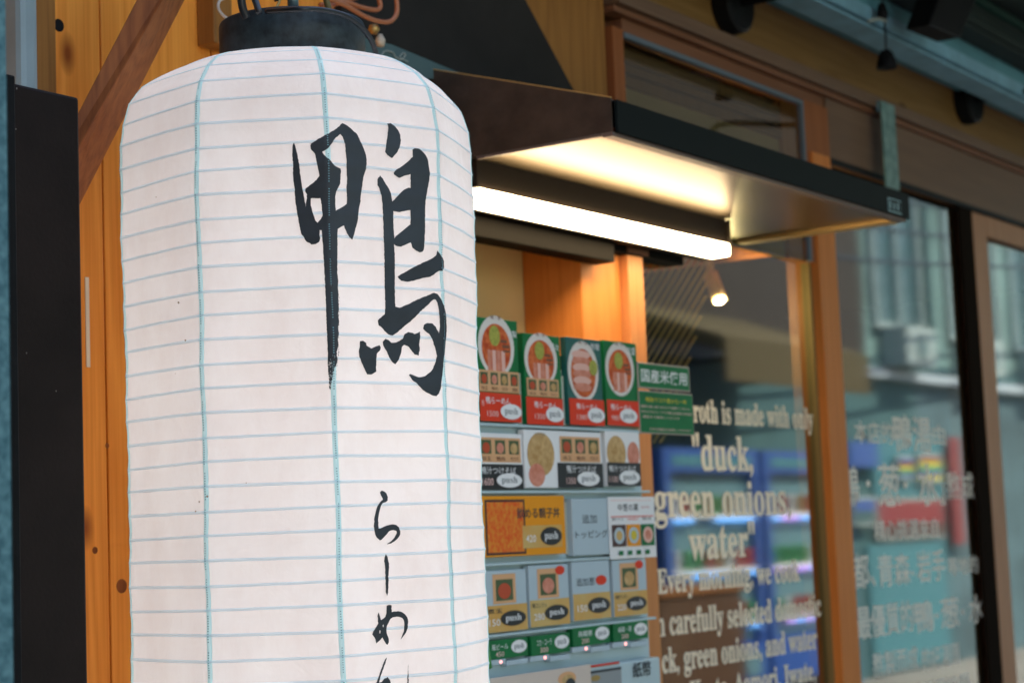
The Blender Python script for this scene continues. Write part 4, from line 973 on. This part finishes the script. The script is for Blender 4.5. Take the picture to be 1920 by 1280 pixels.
B('sign_band', 'wall_teal', ob, 2, 40, -4.4, -3.97, 2.991, 3.1)
B('upper_wall', 'wall_pale', ob, 16.4, 40, -4.4, -4.0, 3.102, 8.5)
B('upper_wall', 'wall_grey', ob, 2, 16.398, -4.4, -4.0, 3.102, 7.5)
for fl in range(2):
    for k in range(13):
        x = 16.6+k*1.9; z = 3.45+fl*2.4
        w_ = B('window', 'win_dark', ob, x, x+1.05, -3.995, -3.985, z, z+1.55)
        for (a, b, c_, d) in ((x-.06, x, z-.06, z+1.61), (x+1.05, x+1.11, z-.06, z+1.61), (x, x+1.05, z+1.55, z+1.61), (x, x+1.05, z-.06, z), (x+.5, x+.55, z, z+1.55)):
            B('window_bar', 'win_frame', w_, a, b, -3.984, -3.93, c_, d)
eb = thing('light_block_building', (-12, -2, 0), 'unseen brown brick block added behind the viewer to cut low sky light', 'building')  # added out of view to block low sky and bounce warm light
B('wall', M.setdefault('brick', mat('brown brick wall', (.28, .17, .12), .85, var=.2, vscale=3)), eb, -13, -8, -12, 1.6, 0, 9)
for k in range(9):
    x = 17.9+k*1.9
    MB().tube([(x, -3.94, 3.1), (x, -3.94, 8.4)], .045, 8).build('drainpipe', 'win_frame' if k % 2 else 'wall_teal', ob)
    a_ = B('air_unit', 'win_frame', ob, x-1.2, x-.5, -3.97, -3.7, 3.02, 3.40)
    MB().lathe((x-.85, -3.70, 3.2), [(.12, 0), (.14, .004), (.12, .012)], 14, 'y').build('fan_grille', 'win_dark', a_)
for k in range(3):
    MB().tube(spline([(2, -3.2, 4.1+.25*k), (12, -3.0, 3.6+.3*k), (22, -3.1, 4.2+.2*k), (38, -3.2, 4.0+.25*k)]), .018, 6).build('street_wire', 'cable', ob)
# canopies and signs opposite
def canopy(x0, x1, z, m, label):
    t = thing('street_canopy', ((x0+x1)/2, -3.9, z), label, 'canopy')
    MB().prism([(x0, -3.98, z+.5), (x0, -2.9, z+.12), (x0, -2.9, z), (x0, -3.98, z+.4)], [(x1, -3.98, z+.5), (x1, -2.9, z+.12), (x1, -2.9, z), (x1, -3.98, z+.4)]).build('fabric', m, t)
    B('valance', m, t, x0, x1, -2.9, -2.88, z-.2, z+.1); B('arm', 'black', t, x0+.1, x0+.13, -3.98, -2.95, z-.05, z-.02); B('arm', 'black', t, x1-.13, x1-.1, -3.98, -2.95, z-.05, z-.02)
canopy(11.5, 13.9, 2.75, 'canopy_beige', 'beige canopy across the street mirrored above the vending machines')
canopy(23, 40, 2.9, 'canopy_green', 'green canopy across the street mirrored at the right edge')
canopy(5, 10, 2.6, 'canopy_dark', 'dark canopy across the street mirrored beside the slats')
def board(x0, x1, z0, z1, cols, label, Y=-3.96):
    t = thing('street_sign', ((x0+x1)/2, Y, z0), label, 'sign')
    B('board', cols[0] if len(cols) == 1 else 'win_frame', t, x0, x1, Y-.03, Y, z0, z1)
    if len(cols) == 1: return
    n = len(cols); h_ = (z1-z0-.06)/n
    for k, cc_ in enumerate(cols): B('stripe', cc_, t, x0+.03, x1-.03, Y+.001, Y+.006, z1-.03-h_*(k+1), z1-.03-h_*k-.002)
YP = 2*YG+3.9
for (q, cols, lab, Y) in (((1683, 1712, 853, 900), ['vend_blue', 'vred', 'yellow', 'can_g', 'vend_blue'], 'left striped sign mirrored behind the Chinese lettering', -3.9),
    ((1723, 1764, 850, 905), ['vred', 'yellow', 'can_g', 'vend_blue', 'yellow'], 'right striped sign mirrored behind the Chinese lettering', -3.9),
    ((1650, 1775, 932, 1010), ['vred', 'vred', 'lacquer'], 'wide dark red board below the striped signs in the mirrored street', -3.93),
    ((1592, 1645, 828, 875), ['vend_blue'], 'blue board mirrored beside the orange post', -3.9),
    ((1600, 1640, 930, 985), ['vend_blue', 'wall_teal'], 'lower blue board mirrored beside the orange post', -3.9),
    ((1785, 1803, 820, 1020), ['vred'], 'narrow upright red banner mirrored beside the dark jamb', -3.9),
    ((1645, 1790, 1015, 1290), ['aqua'], 'aqua panel below the red board in the mirrored street', -3.96),
    ((1648, 1778, 815, 930), ['aqua'], 'pale aqua backboard behind the striped signs in the mirrored street', -3.96)):
    a0, a1, b0, b1 = ext(*q, YP); board(a0, a1, max(b0, .15), b1, cols, lab, Y)
pb = thing('planter', (11.2, -2.5, .12), 'brown timber planter box on the far pavement mirrored under the vending machines', 'planter')
a0, a1, b0, b1 = ext(1236, 1395, 1112, 1290, 2*YG+2.3)
B('box', 'table_wood', pb, a0, a1, -2.7, -2.3, .12, b1, .01); B('rim', 'stile_wood', pb, a0-.02, a1+.02, -2.72, -2.28, b1+.001, b1+.04)
